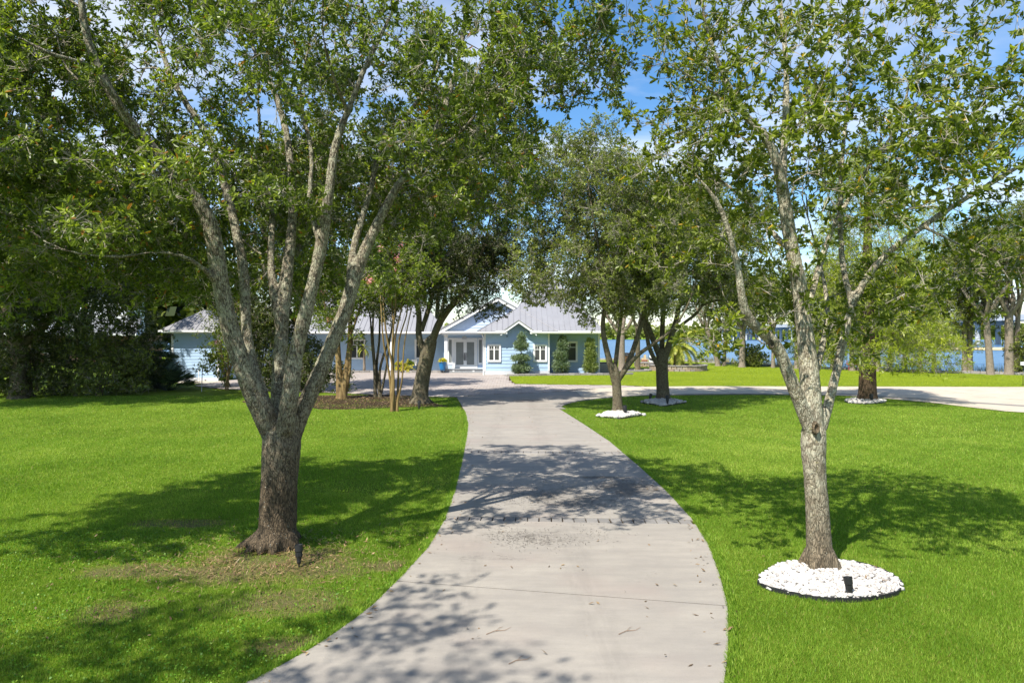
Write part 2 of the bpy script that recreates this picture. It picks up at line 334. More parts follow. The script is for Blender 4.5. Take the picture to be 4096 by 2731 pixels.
def concrete_mat(name, base, warm, stains=True):
    t = NT(name); p = t.geo()
    n1 = t.noise(p, 0.45, 6, 0.62); n2 = t.noise(p, 4.0, 7, 0.7); n3 = t.noise(p, 120.0, 3, 0.6); n4 = t.noise(t.geo((0.6, 2.6, 1)), 1.5, 6, 0.65)
    c = t.mix(t.ramp(n1, [(0.3, 0.0), (0.7, 1.0)]), tuple(x * 0.93 for x in base), warm)
    c = t.mix(t.ramp(n2, [(0.35, 0.22), (0.62, 0.0)]), c, tuple(x * 0.72 for x in base))
    c = t.mix(t.ramp(n4, [(0.38, 0.42), (0.60, 0.0)]), c, (0.20, 0.182, 0.165))
    c = t.mix(t.ramp(n3, [(0.30, 0.30), (0.48, 0.0)]), c, tuple(x * 0.5 for x in base))
    pk = t.ramp(t.noise(p, 0.7, 3, 0.5), [(0.52, 0.0), (0.68, 0.35)]); c = t.mix(pk, c, (base[0] * 0.97, base[1] * 0.86, base[2] * 0.86))
    if stains:       # old tannin and mildew stains where leaf litter lay: patches of little dark flecks
        sx = t.n('ShaderNodeSeparateXYZ'); t.l(p, sx.inputs[0])
        tot = None
        for (x, y, rx, ry, s) in ((1.0, 12.6, 1.6, 1.6, .85), (0.45, 10.1, 1.3, .65, .7), (2.3, 13.4, 1.0, 1.2, 1.1), (0.9, 17.0, 1.2, .5, .6), (-.9, 6.6, .8, .5, .4), (1.9, 14.3, .8, .25, 1.1), (-0.25, 9.1, .8, .3, .5), (0.8, 31.0, 1.2, 1.2, 1.2), (1.6, 8.5, .8, .4, .35), (1.2, 28.6, .9, 2.2, .6)):
            dx = t.math('DIVIDE', t.math('SUBTRACT', sx.outputs['X'], x), rx); dy = t.math('DIVIDE', t.math('SUBTRACT', sx.outputs['Y'], y), ry)
            r2 = t.math('ADD', t.math('MULTIPLY', dx, dx), t.math('MULTIPLY', dy, dy))
            g = t.math('MULTIPLY', t.math('MAXIMUM', t.math('SUBTRACT', 1.0, r2), 0.0), s)
            tot = g if tot is None else t.math('MAXIMUM', tot, g)
        fl = t.math('ADD', t.math('MULTIPLY', t.noise(t.geo((1.0, 2.2, 1)), 16, 5, 0.7, 0.8), 0.9), t.math('MULTIPLY', t.noise(p, 2.2, 6, 0.7, 0.5), 0.7))
        m = t.ramp(t.math('MULTIPLY', t.math('SUBTRACT', t.math('ADD', fl, t.math('MULTIPLY', tot, 0.42)), 1.02), 5.0), [(0.0, 0.0), (1.0, 0.72)])
        c = t.mix(t.math('MULTIPLY', m, t.ramp(tot, [(0.0, 0.0), (0.15, 1.0)])), c, (0.085, 0.075, 0.065))
        for off in (0.62, 2.05):       # faint tyre tracks
            tx = t.math('ABSOLUTE', t.math('ADD', t.math('SUBTRACT', sx.outputs['X'], off - 1.15), t.math('MULTIPLY', t.math('SUBTRACT', t.noise(p, .35, 2), .5), .5)))
            tm = t.math('MULTIPLY', t.ramp(tx, [(0.08, 0.20), (0.30, 0.0)]), t.ramp(t.noise(t.geo((3, .6, 1)), 2.5, 5, .7), [(0.4, 0.0), (0.6, 1.0)]))
            c = t.mix(tm, c, (0.14, 0.125, 0.11))
    h = t.math('ADD', t.math('MULTIPLY', n3, 0.5), n2)
    t.bsdf(c, 0.85, 0.2, t.bump(h, 0.22, 0.012)); return t.mat
M['concrete'] = concrete_mat('driveway_concrete', (0.285, 0.260, 0.226), (0.335, 0.304, 0.260))
M['concrete_pale'] = concrete_mat('pale_concrete', (0.50, 0.435, 0.335), (0.57, 0.50, 0.39), stains=False)
def paver_mat(name, stops):
    t = NT(name); oi = t.t.nodes.new('ShaderNodeObjectInfo'); f = t.math('FRACT', t.math('ADD', t.attr(), oi.outputs['Random']))
    c = t.ramp(f, stops); p = t.geo(); n = t.noise(p, 45, 4, 0.7)
    c = t.mix(t.ramp(n, [(0.35, 0.4), (0.6, 0.0)]), c, (0.16, 0.14, 0.125)); c = t.mix(t.ramp(t.noise(p, 0.5, 5), [(0.4, 0.25), (0.6, 0.0)]), c, (0.22, 0.19, 0.17))
    t.bsdf(c, 0.85, 0.2, t.bump(n, 0.3, 0.01)); return t.mat
M['paver'] = paver_mat('paver', [(0.0, (0.33, 0.28, 0.25)), (0.35, (0.42, 0.36, 0.32)), (0.7, (0.37, 0.335, 0.31)), (1.0, (0.48, 0.41, 0.35))])
M['paver_grey'] = paver_mat('grey_paver', [(0.0, (0.17, 0.163, 0.153)), (0.5, (0.21, 0.20, 0.187)), (1.0, (0.25, 0.236, 0.218))])
M['block'] = paver_mat('wall_block', [(0.0, (0.28, 0.20, 0.14)), (0.4, (0.38, 0.29, 0.21)), (0.7, (0.30, 0.26, 0.23)), (1.0, (0.45, 0.35, 0.24))])
M['capstone'] = paver_mat('capstone', [(0.0, (0.20, 0.19, 0.18)), (0.5, (0.28, 0.265, 0.25)), (1.0, (0.34, 0.32, 0.30))])
M['pebble'] = paver_mat('pebble', [(0.0, (0.34, 0.32, 0.30)), (0.25, (0.60, 0.57, 0.53)), (0.7, (0.68, 0.65, 0.61)), (0.85, (0.50, 0.47, 0.42)), (1.0, (0.74, 0.71, 0.66))])
M['brick'] = paver_mat('brick', [(0.0, (0.20, 0.085, 0.05)), (0.5, (0.30, 0.13, 0.075)), (1.0, (0.36, 0.19, 0.12))])
M['siding'] = plain('blue_siding', (0.37, 0.51, 0.68), 0.6, 0.3, var=0.05, scale=3)
M['siding_upper'] = plain('pale_blue_siding', (0.47, 0.57, 0.74), 0.6, 0.3, var=0.05, scale=3)
M['trim'] = plain('white_trim', (0.78, 0.78, 0.77), 0.5, 0.4, var=0.03)
M['plinth'] = plain('stucco_plinth', (0.58, 0.60, 0.64), 0.8, 0.2, var=0.08, bump=0.3)
M['metal_roof'] = plain('metal_roof', (0.33, 0.325, 0.335), 0.42, 0.5, metal=0.35, var=0.08, scale=1.2)
M['seam'] = plain('roof_seam', (0.27, 0.265, 0.275), 0.42, 0.5, metal=0.35, var=0.05)
M['shingle'] = plain('shingle_roof', (0.17, 0.175, 0.19), 0.9, 0.2, var=0.3, scale=9, bump=0.5)
M['glass'] = plain('window_glass', (0.03, 0.036, 0.042), 0.08, 0.3, var=0.2, scale=2)
M['frosted'] = plain('frosted_glass', (0.20, 0.215, 0.21), 0.32, 0.5, var=0.10, scale=3)
M['black'] = plain('black_metal', (0.018, 0.018, 0.019), 0.45, 0.4, var=0.2)
M['edging'] = plain('black_edging', (0.022, 0.022, 0.024), 0.5, 0.4, var=0.25, scale=9)
M['steel'] = plain('galvanised', (0.42, 0.43, 0.44), 0.5, 0.5, metal=0.6)
M['pot'] = plain('glazed_blue', (0.008, 0.16, 0.40), 0.15, 0.6, var=0.2)
M['louvre_dimmed'] = plain('louvre_dimmed', (0.13, 0.13, 0.115), 0.6, 0.3, var=0.05)  # dimming by tinted glass is put into the slats' colour
M['soffit'] = plain('soffit', (0.74, 0.76, 0.78), 0.6, 0.3, var=0.03)
M['bridge'] = plain('bridge_concrete', (0.52, 0.54, 0.56), 0.8, 0.2, var=0.1, scale=0.4)
M['palm_boot'] = plain('palm_boot', (0.26, 0.185, 0.125), 0.9, 0.1, var=0.4, scale=9)
M['sign_green'] = plain('sign_green', (0.0, 0.26, 0.20), 0.5, 0.3)
M['wood'] = plain('split_wood', (0.22, 0.12, 0.06), 0.8, 0.2, var=0.5, scale=6)
M['wood_dark'] = plain('dark_wood', (0.035, 0.025, 0.02), 0.8, 0.2, var=0.5, scale=6)
M['pink'] = plain('flamingo_pink', (0.72, 0.12, 0.14), 0.45, 0.4)
M['tan'] = plain('tan_stucco', (0.55, 0.42, 0.27), 0.8, 0.2)
M['terracotta'] = plain('terracotta', (0.33, 0.13, 0.08), 0.8, 0.2)
M['grey_panel'] = plain('grey_panel', (0.50, 0.56, 0.64), 0.5, 0.4)
M['cushion'] = plain('white_cushion', (0.78, 0.76, 0.72), 0.9, 0.1)
M['house_white'] = plain('white_wall', (0.66, 0.68, 0.72), 0.7, 0.2)
M['slab_stone'] = plain('porch_tile', (0.26, 0.275, 0.29), 0.6, 0.3, var=0.2)
def water_mat():
    t = NT('lake_water'); p = t.geo((1, 0.45, 1)); 
    h = t.math('ADD', t.noise(p, 0.9, 5, 0.65, 0.3), t.math('MULTIPLY', t.noise(p, 0.16, 4, 0.6), 1.2))
    c = t.mix(t.ramp(t.noise(t.geo((0.025, 0.16, 1)), 1.0, 7, 0.7), [(0.38, 0.0), (0.62, 1.0)]), (0.026, 0.092, 0.20), (0.085, 0.175, 0.285))
    t.bsdf(c, 0.28, 0.35, t.bump(h, 0.9, 0.6)); return t.mat
M['water'] = water_mat()
# ------------------------------------------------------------------ plan of the place (world metres, camera over the origin)
EL_ = [(1019, 2731), (1289, 2577), (1480, 2438), (1602, 2316), (1707, 2203), (1776, 2090), (1820, 1968), (1849, 1846), (1868, 1740), (1872, 1700), (1862, 1655), (1846, 1620), (1827, 1590)]
ER_ = [(2900, 2731), (2914, 2577), (2912, 2438), (2882, 2316), (2839, 2194), (2769, 2081), (2665, 1968), (2560, 1872), (2438, 1768), (2334, 1698), (2264, 1654), (2222, 1628)]
gl = np.array([(-8.5, 0.5), (-5.6, 2.8), (-3.6, 4.6)] + [ground(*p) for p in EL_]); gr = np.array([(-2.6, 0.0), (-0.6, 2.2), (1.0, 4.2)] + [ground(*p) for p in ER_])
eL = lambda y: np.interp(y, gl[:, 1], gl[:, 0]); eR = lambda y: np.interp(y, gr[:, 1], gr[:, 0])
Y_FORK = 27.6
DRIVE = [tuple(p) for p in gl] + [tuple(p) for p in gr[::-1]]
near_edge = [(2222, 1628), (2262, 1612), (2330, 1600), (2440, 1589), (2560, 1582), (2750, 1578), (3000, 1576), (3250, 1580), (3400, 1585), (3570, 1598), (3830, 1622), (4096, 1652)]
far_edge = [(1827, 1590), (1900, 1584), (2002, 1579), (2130, 1573), (2257, 1566), (2370, 1557), (2448, 1552), (2600, 1548), (2800, 1546), (3200, 1547), (3700, 1548), (4096, 1549)]
ne = [ground(*p) for p in near_edge] + [(26.0, 24.2), (33.0, 21.0), (44, 17)]
fe = [ground(*p) for p in far_edge] + [(44.0, 39.6)]
BRANCH = [(float(eL(Y_FORK)) , Y_FORK)] + fe + ne[::-1] + [(float(eR(Y_FORK)), Y_FORK)]
COURT = fe[:8] + [ground(2500, 1543), ground(2300, 1540), ground(2064, 1537), ground(2046, 1525), ground(2040, 1512), (-0.2, 50.2), (-0.5, 52.3), (-2.2, 52.3), (-2.2, 55.0), (-5.5, 55.4), (-13.4, 55.4), (-16.0, 53.0), (-18.9, 50), (-18.9, 40.5), (-16.4, 38.2), ground(1150, 1566), ground(1300, 1571), ground(1500, 1579), ground(1700, 1587)]
FARLAWN = [ground(2046, 1525), ground(2064, 1537), ground(2300, 1540), ground(2500, 1543)] + fe[7:] + [(60, 39.5), (60, 46), (55, 46.2), (38, 51.8), (26, 63.2), (20, 77.6), (14, 82.5), (6, 84), (6.9, 53), (2.8, 51.2), (-0.2, 50.2), ground(2040, 1512)]
BORDER = [(4, 86), (9, 85.2), (14, 82.6), (17.5, 80.5), (20, 77.6), (23, 70.5), (26, 63.2), (31.5, 57.2), (38, 51.8), (46, 48.6), (55, 46.2), (75, 42)]
LAKE = [(-900, 118), (-40, 100), (-8, 92), (6, 90), (15, 87), (20.5, 83.2), (24.5, 77), (27.5, 70), (30, 66), (35, 60.6), (40.5, 56.2), (57, 50.5), (130, 44), (2200, 20), (2200, 560), (300, 640), (-300, 640), (-900, 560)]
OAK_L, OAK_R = (-3.33, 9.7), (3.93, 8.72)

def sheet(name, poly, z, m, kind='structure', parent=None):
    o = link(bpy.data.objects.new(name, bpy.data.meshes.new(name)), parent)
    from mathutils.geometry import tessellate_polygon
    tri = tessellate_polygon([[Vector((x, y, 0)) for x, y in poly]])
    o.data.from_pydata([(x, y, z) for x, y in poly], [], [tuple(t) for t in tri]); o.data.materials.append(m); o.data.update()
    for p in o.data.polygons:
        if p.normal.z < 0: p.flip()
    if kind and parent is None: o['kind'] = kind
    return o
def dense(line, n=4): return [tuple(p) for p in smooth_line(line, n)]

# one ground sheet out to the horizon, dipping under the lake
def spread(a, b, fine, far): 
    c = np.arange(a, b + 1e-6, fine); g = []; s = fine; v = b
    while v < far: s *= 1.35; v += s; g.append(v)
    h = []; s = fine; v = a
    while v > -far: s *= 1.35; v -= s; h.append(v)
    return np.array(h[::-1] + list(c) + g)
gx = spread(-60, 70, 1.9, 2600); gy = spread(-20, 100, 1.9, 2600)
GX, GY = np.meshgrid(gx, gy); inl = inside(LAKE, GX, GY); sd = seg_dist(LAKE + LAKE[:1], GX, GY)
GZ = np.where(inl, -np.minimum(3.0, sd * 0.5), 0.0) + np.where(~inl & (GY > 300), np.minimum(.4, sd * 0.01), 0)
nx, ny = len(gx), len(gy); idx = np.arange(nx * ny).reshape(ny, nx)
obj_np('lawn_ground', np.stack([GX, GY, GZ], -1).reshape(-1, 3), np.stack([idx[:-1, :-1], idx[:-1, 1:], idx[1:, 1:], idx[1:, :-1]], -1).reshape(-1, 4), M['lawn'])['kind'] = 'structure'
sheet('lake_water', LAKE, -0.75, M['water'])

# concrete driveway: slabs with open joints, two paver bands
drv = empty('driveway'); drv['kind'] = 'structure'
def slab(name, ya, yb, m, parent, n=10):      # ya, yb: (left, right) y of the two ends
    rows = []
    for t in np.linspace(0, 1, n):
        l, r = ya[0] + (yb[0] - ya[0]) * t, ya[1] + (yb[1] - ya[1]) * t
        rows.append(((float(eL(l)), l), (float(eR(r)), r)))
    b = MB(); z1, z0, c = 0.030, -0.08, 0.002
    ring = [r[0] for r in rows] + [r[1] for r in rows[::-1]]; k = len(ring)
    cxm = sum(p[0] for p in ring) / k; cym = sum(p[1] for p in ring) / k
    sh = lambda p: (p[0] + c * np.sign(cxm - p[0]), p[1] + c * np.sign(cym - p[1]))
    b.v = [(*sh(p), z1) for p in ring] + [(*p, z1 - c) for p in ring] + [(*p, z0) for p in ring]
    for i in range(k):
        j = (i + 1) % k; b.f += [(i, k + i, k + j, j), (k + i, 2 * k + i, 2 * k + j, k + j)]
    b.f += [(i, k - 1 - i, k - 2 - i, i + 1) for i in range(n - 1)]; b.m = [0] * len(b.f)
    return b.build(name, m, parent)
J = [((-0.2, 0.6), (-0.2, 0.6)), ((1.9, 2.1), None), ((5.1, 4.5), None), ((8.28, 7.52), None), ('P', (11.27, 11.02), (11.02, 10.78)), ((14.5, 14.28), None), ('P', (17.66, 17.45), (17.38, 17.18)), ((20.75, 20.65), None), ((24.0, 23.9), None), ((27.6, 27.6), None)]
gap = 0.016; prev = (0.6, 0.6)
bands = []
for j in J[1:]:
    if j[0] == 'P':
        fara, neara = j[1], j[2]
        slab('slab', (prev[0] + gap, prev[1] + gap), (neara[0] - gap, neara[1] - gap), M['concrete'], drv); prev = fara; bands.append((neara, fara))
    else:
        e = j[0]; slab('slab', (prev[0] + gap, prev[1] + gap), (e[0] - gap, e[1] - gap), M['concrete'], drv); prev = e
sheet('joint_bed', [(float(eL(y)) + .02, y) for y in np.linspace(0.7, 27.5, 40)] + [(float(eR(y)) - .02, y) for y in np.linspace(27.5, 0.7, 40)], 0.008, M['soil'], parent=drv)
pv = MB().box(-.5, .5, -.5, .5, 0, 1); pm = MB()
pm.add([(-.5, -.5, 0), (.5, -.5, 0), (.5, .5, 0), (-.5, .5, 0), (-.47, -.47, 1), (.47, -.47, 1), (.47, .47, 1), (-.47, .47, 1), (-.5, -.5, .85), (.5, -.5, .85), (.5, .5, .85), (-.5, .5, .85)],
       [(0, 1, 9, 8), (1, 2, 10, 9), (2, 3, 11, 10), (3, 0, 8, 11), (8, 9, 5, 4), (9, 10, 6, 5), (10, 11, 7, 6), (11, 8, 4, 7), (4, 5, 6, 7)])
PAVER_GREY = pm.mesh('paver_block', M['paver_grey']); PAVER = pm.mesh('court_paver', M['paver']); CAP = pm.mesh('cap_block', M['capstone']); BLOCK = pm.mesh('wall_block', M['block'])
def piece(name, me, loc, size, rz, parent, tilt=0.0):
    o = bpy.data.objects.new(name, me); o.location = loc; o.scale = size; o.rotation_euler = (RNG.normal(0, tilt) if tilt else 0, RNG.normal(0, tilt) if tilt else 0, rz); return link(o, parent)
for near, far in bands:
    yl, yr = (near[0] + far[0]) / 2, (near[1] + far[1]) / 2; xl, xr = float(eL(yl)), float(eR(yr)); dep = far[0] - near[0]
    ang = math.atan2(yr - yl, xr - xl); x = xl + 0.01
    while x < xr - 0.05:
        w = min(0.19 + RNG.uniform(-0.012, 0.012), xr - x); t = (x + w / 2 - xl) / (xr - xl)
        if t > 0.45 and RNG.random() < 0.45:          # here the band is laid with halves
            for s in (-1, 1):
                piece('paver', PAVER_GREY, (x + w / 2, yl + (yr - yl) * t + s * dep * .25 + RNG.normal(0, .004), -.02), (w - RNG.uniform(.008, .03), dep / 2 - .014, .05 + RNG.normal(0, .002)), ang + RNG.normal(0, .02), drv)
        else:
            piece('paver', PAVER_GREY, (x + w / 2, yl + (yr - yl) * t + RNG.normal(0, .004), -.02), (w - RNG.uniform(.006, .02), dep - .012, .05 + RNG.normal(0, .002)), ang + RNG.normal(0, .012), drv)
        x += w

# the arm of pale concrete that sweeps to the right, in slabs
arm = empty('side_drive'); arm['kind'] = 'structure'
fl, nl = smooth_line(fe, 8), smooth_line([(float(eR(Y_FORK)) + .01, Y_FORK)] + ne, 8)
def arm_pt(x, far): 
    a = fl if far else nl; return float(np.interp(x, a[:, 0], a[:, 1]))
sheet('concrete_apron', [(float(eL(Y_FORK)), Y_FORK + .015)] + [tuple(p) for p in fl if p[0] < 3.4] + [(3.4, arm_pt(3.4, True)), (3.4, arm_pt(3.4, False))] + [tuple(p) for p in nl[::-1] if p[0] < 3.4 and p[1] > Y_FORK + .02] + [(float(eR(Y_FORK)), Y_FORK + .015)], 0.030, M['concrete'], parent=arm)
xs = [3.4, 7.4, 11.4, 15.4, 19.4, 23.4, 27.6, 32, 36.5]
for a, b_ in zip(xs[:-1], xs[1:]):
    sk = 1.0; px_ = []
    for x in np.linspace(a + .012, b_ - .012, 6): px_.append((x, arm_pt(x, True)))
    for x in np.linspace(b_ - .012, a + .012, 6): px_.append((x, arm_pt(x, False)))
    sheet('concrete_slab', px_, 0.030, M['concrete_pale'], parent=arm)
    sheet('joint_bed', [(b_ - .06, arm_pt(b_, True)), (b_ + .06, arm_pt(b_, True)), (b_ + .06, arm_pt(b_, False)), (b_ - .06, arm_pt(b_, False))], 0.012, M['soil'], parent=arm)
sheet('paver_strip', [(12.2, arm_pt(12.2, True) - .02), (12.9, arm_pt(12.9, True) - .02), (23.3, 27.3), (22.7, 27.0)][:4], 0.036, M['paver_grey'], parent=arm)

# paver court: the nearest pavers are pieces of their own, the rest one mesh
court = sheet('paver_court', COURT, 0.010, M['soil'])
pw, pd = 0.36, 0.24; rows = []
for j, y in enumerate(np.arange(31, 56, pd)):
    x = np.arange(-20, 9, pw) + (pw / 2 if j % 2 else 0); rows.append(np.stack([x, np.full_like(x, y)], -1))
pc = np.concatenate(rows); ok = np.ones(len(pc), bool)
for sx in (-.42, .42):
    for sy in (-.42, .42): ok &= inside(COURT, pc[:, 0] + sx * pw, pc[:, 1] + sy * pd)
pc = pc[ok]; vis = np.abs(pc[:, 0]) / pc[:, 1] < 0.26
order = np.argsort(np.hypot(pc[:, 0], pc[:, 1]) + np.where(vis, 0, 100)); first, rest = pc[order[:300]], pc[order[300:]]
for (x, y) in first: piece('paver', PAVER, (x, y, 0.0), (pw - .02, pd - .02, .030 + RNG.normal(0, .0025)), RNG.normal(0, .006), court)
tv = np.array(pm.v, float); n = len(rest); V = tv[None] * np.array([pw - .02, pd - .02, .030]) + np.concatenate([rest, np.zeros((n, 1))], 1)[:, None]; V[:, :, 2] *= (1 + RNG.normal(0, .08, (n, 1)))
pf5 = np.array([(0, 1, 9, 8), (1, 2, 10, 9), (2, 3, 11, 10), (3, 0, 8, 11), (8, 9, 10, 11)]); V[:, 8:, 2] /= .85
FQ = (pf5[None] + (np.arange(n) * len(tv))[:, None, None]).reshape(-1, 4)
obj_np('pavers', V.reshape(-1, 3), FQ, M['paver'], court, attr=np.repeat(RNG.random(n), len(tv)))['kind'] = 'stuff'
# dark edging pavers along the near lawn of the arm
eb = empty('paver_edging'); tag(eb, 'dark grey paver edging along the lawn where the driveway forks', 'paver edging')
L_ = nl[1:70]; acc = 0
for p, q in zip(L_[:-1], L_[1:]):
    seg = q - p; ln = np.hypot(*seg); a = math.atan2(seg[1], seg[0]); k = max(1, round(ln / .3))
    for i in range(k):
        c = p + seg * (i + .5) / k; piece('paver', PAVER_GREY, (c[0] + .13 * math.sin(a), c[1] - .13 * math.cos(a), -.01), (ln / k - .015, .26, .05), a, eb, .006)

far_l = sheet('far_lawn', FARLAWN, 0.035, M['lawn_far'])
# soil line along both edges of the driveway, worn bare patches, mulch beds
for e, s in ((gl, -1), (gr, 1)):
    ys = np.linspace(0.5, 29.5 if s < 0 else 28.2, 160); xe = (eL if s < 0 else eR)(ys); w = .07 + .05 * np.abs(np.sin(ys * 3.7) * np.sin(ys * 1.3 + 1))
    V = np.concatenate([np.stack([xe, ys, np.full_like(ys, .006)], -1), np.stack([xe + s * w, ys, np.full_like(ys, .006)], -1)]); n = len(ys); i = np.arange(n - 1)
    obj_np('soil_strip', V, np.stack([i, i + 1, i + 1 + n, i + n], -1)[:, ::s], M['soil'])['kind'] = 'structure'
def blob(cx, cy, rx, ry, seed, n=64, rough=.22):
    a = np.linspace(0, 2 * np.pi, n, endpoint=False); r = np.random.default_rng(seed); m = 1 + sum(rough / (k ** .7) * r.normal() * np.sin(k * a + r.uniform(0, 6)) for k in range(2, 14)) * .55
    return [(cx + rx * m_ * math.cos(t), cy + ry * m_ * math.sin(t)) for t, m_ in zip(a, m)]
MULCH_L = blob(-6.2, 31.4, 5.4, 3.5, 5, rough=.25)
MULCH_L = [(min(x, float(eL(min(y, 29.5))) - .2 - max(0, y - 28) * .45), min(y, 34.2 + (-x - 3) * .25)) for x, y in MULCH_L]
sheet('mulch_bed', MULCH_L, 0.010, M['mulch'])  # dark litter under the trees; part of their shade is in its colour
bank = [tuple(p) for p in BORDER] + [(75, 50), (57, 49.6), (40.5, 55.6), (35, 60), (30, 65.5), (27.5, 69.5), (24.5, 76.5), (20.5, 82.6), (15, 86.5), (6, 89)]
sheet('shore_bank', bank, 0.02, M['mulch'])

# ------------------------------------------------------------------ blue house
house = empty('blue_house', (0, 52, 0)); tag(house, 'light blue clapboard house with grey standing seam metal roof and white trim', 'house')
HO = np.array([0, 52, 0.])
class HM(MB):                       # the house is written in world metres and stored about its base
    def build(s, name, mats, parent=None, smooth=False, off=HO):
        s.v = [(x - off[0], y - off[1], z - off[2]) for x, y, z in s.v]; return MB.build(s, name, mats, parent, smooth)
def boards(parent, wall_name, x0, x1, y, z0, z1, m, exp=0.265, clip=None, back=0.12, off=HO, side=None):
    """a lapped-board wall facing -y (or +x with side=(x)); clip(z) gives the x range at a height"""
    def P(u, dep, z): return (u, y - dep, z) if side is None else (side + dep, u, z)
    w = HM()
    if clip is None: pr = [(x0, z0), (x1, z0), (x1, z1), (x0, z1)]
    else: pr = clip('poly')
    k = len(pr); w.add([P(u, -.005, z) for u, z in pr] + [P(u, -back, z) for u, z in pr], [tuple(range(k)), tuple(range(2 * k - 1, k - 1, -1))] + [(i, k + i, k + (i + 1) % k, (i + 1) % k) for i in range(k)])
    wall = w.build(wall_name, m, parent, off=off)
    z = z0
    while z < z1 - .02:
        zt = min(z + exp + .02, z1)
        if clip: a0, a1 = clip(z); b0, b1 = clip(zt)
        else: a0, a1, b0, b1 = x0, x1, x0, x1
        if a1 - a0 > .05 and b1 - b0 > .01:
            jt = RNG.uniform(-.004, .004)
            b = HM().add([P(a0, .034 + jt, z), P(a1, .034 + jt, z), P(b1, .008, zt), P(b0, .008, zt), P(a0, 0, z), P(a1, 0, z), P(b1, 0, zt), P(b0, 0, zt)],
                     [(0, 1, 2, 3), (0, 4, 5, 1), (0, 3, 7, 4), (1, 5, 6, 2), (3, 2, 6, 7)])
            b.build('siding_board', m, wall, off=off)
        z += exp
    return wall
def roof(parent, name, poly, m, ms, spacing=0.42, thick=0.10, off=HO, seams=True):
    P = np.array(poly, float); nrm = np.cross(P[1] - P[0], P[2] - P[0]); nrm /= np.linalg.norm(nrm)
    if nrm[2] < 0: P = P[::-1]; nrm = -nrm
    k = len(P); b = HM(); b.add(list(P) + list(P - np.array([0, 0, thick])), [tuple(range(k)), tuple(range(2 * k - 1, k - 1, -1))] + [(i, k + i, k + (i + 1) % k, (i + 1) % k) for i in range(k)])
    r = b.build(name, m, parent, off=off)
    if not seams: return r
    fall = np.array([nrm[0], nrm[1], 0]); fall = fall / np.linalg.norm(fall); h = np.array([-fall[1], fall[0], 0]); up = np.cross(h, nrm); 
    if up[2] < 0: up = -up
    a = P @ h; s = P @ up; c0 = P[0]
    for u in np.arange(a.min() + spacing * .5, a.max(), spacing):
        ts = []
        for i in range(k):
            a1, a2 = a[i], a[(i + 1) % k]
            if (a1 - u) * (a2 - u) < 0: t = (u - a1) / (a2 - a1); ts.append(P[i] + (P[(i + 1) % k] - P[i]) * t)
        if len(ts) < 2: continue
        p, q = ts[0], ts[1]
        if np.linalg.norm(q - p) < .12: continue
        d = h * .016; e = nrm * .036; bb = HM()
        bb.add([p - d, p + d, q + d, q - d, p - d + e, p + d + e, q + d + e, q - d + e], [(4, 5, 6, 7), (0, 1, 5, 4), (1, 2, 6, 5), (2, 3, 7, 6), (3, 0, 4, 7)])
        bb.build('seam', ms, r, off=off)
    return r
def window(parent, x0, x1, z0, z1, y, sashes=2, off=HO, casing=.10, shutters=True, rows=(2, 2)):
    b = HM(); c = casing; f = y - .075
    b.box(x0, x0 + c, f, y, z0, z1); b.box(x1 - c, x1, f, y, z0, z1); b.box(x0 + c, x1 - c, f + .002, y, z1 - c - .02, z1); b.box(x0 + c, x1 - c, f + .002, y, z0, z0 + c)
    w = b.build('window', M['trim'], parent, off=off)
    ix0, ix1, iz0, iz1 = x0 + c, x1 - c, z0 + c, z1 - c - .02; sw = (ix1 - ix0) / sashes
    for i in range(sashes):
        a0, a1 = ix0 + i * sw, ix0 + (i + 1) * sw; s = .05 if sashes > 1 else .05
        fr = HM(); g = y - .058
        fr.box(a0, a0 + s, g, y - .01, iz0, iz1); fr.box(a1 - s, a1, g, y - .01, iz0, iz1); fr.box(a0 + s, a1 - s, g + .002, y - .01, iz0, iz0 + s * .7); fr.box(a0 + s, a1 - s, g + .002, y - .01, iz1 - s * .7, iz1)
        fr.build('sash', M['trim'], w, off=off)
        p0, p1, q0, q1 = a0 + s, a1 - s, iz0 + s * .7, iz1 - s * .7; zm = q1 - (q1 - q0) * .24
        mu = HM(); mu.box(p0, p1, g + .006, g + .03, zm - .02, zm + .02)
        for k in range(1, rows[1]): xm = p0 + (p1 - p0) * k / rows[1]; mu.box(xm - .012, xm + .012, g + .008, g + .03, zm + .02, q1)
        mu.build('muntin', M['trim'], w, off=off)
        HM().box(p0, p1, y - .03, y - .026, zm, q1).build('pane', M['glass'], w, off=off)
        HM().box(p0, p1, y - .030, y - .026, q0, zm - .002).build('pane', M['glass'], w, off=off)
        if shutters:
            sl = HM(); z = q0 + .03
            while z < q1 - .03: sl.add([(p0, y - .036, z), (p1, y - .036, z), (p1, y - .0315, z + .020), (p0, y - .0315, z + .020)], [(0, 1, 2, 3)]); z += .085
            sl.build('shutter_slats', M['louvre_dimmed'], w, off=off)['kind'] = 'stuff'
    return w
def trim(name, x0, x1, y0, y1, z0, z1, m='trim', parent=house, off=HO): return HM().box(x0, x1, y0, y1, z0, z1).build(name, M[m], parent, off=off)

# front wing
X0, X1, YW, ZE = -2.1, 2.84, 52.0, 3.16
boards(house, 'wall', X0, X1, YW, .32, ZE, M['siding'])
trim('plinth', X0, X1 + .02, YW - .03, YW + .15, 0, .318, 'plinth')
for x in (X0 - .02, X1 - .10): trim('corner_board', x, x + .12, YW - .06, YW + .06, .30, ZE)
for a, b_ in ((-1.87, -.84), (1.61, 2.67)): window(house, a, b_, 1.0, 2.35, YW - .036)
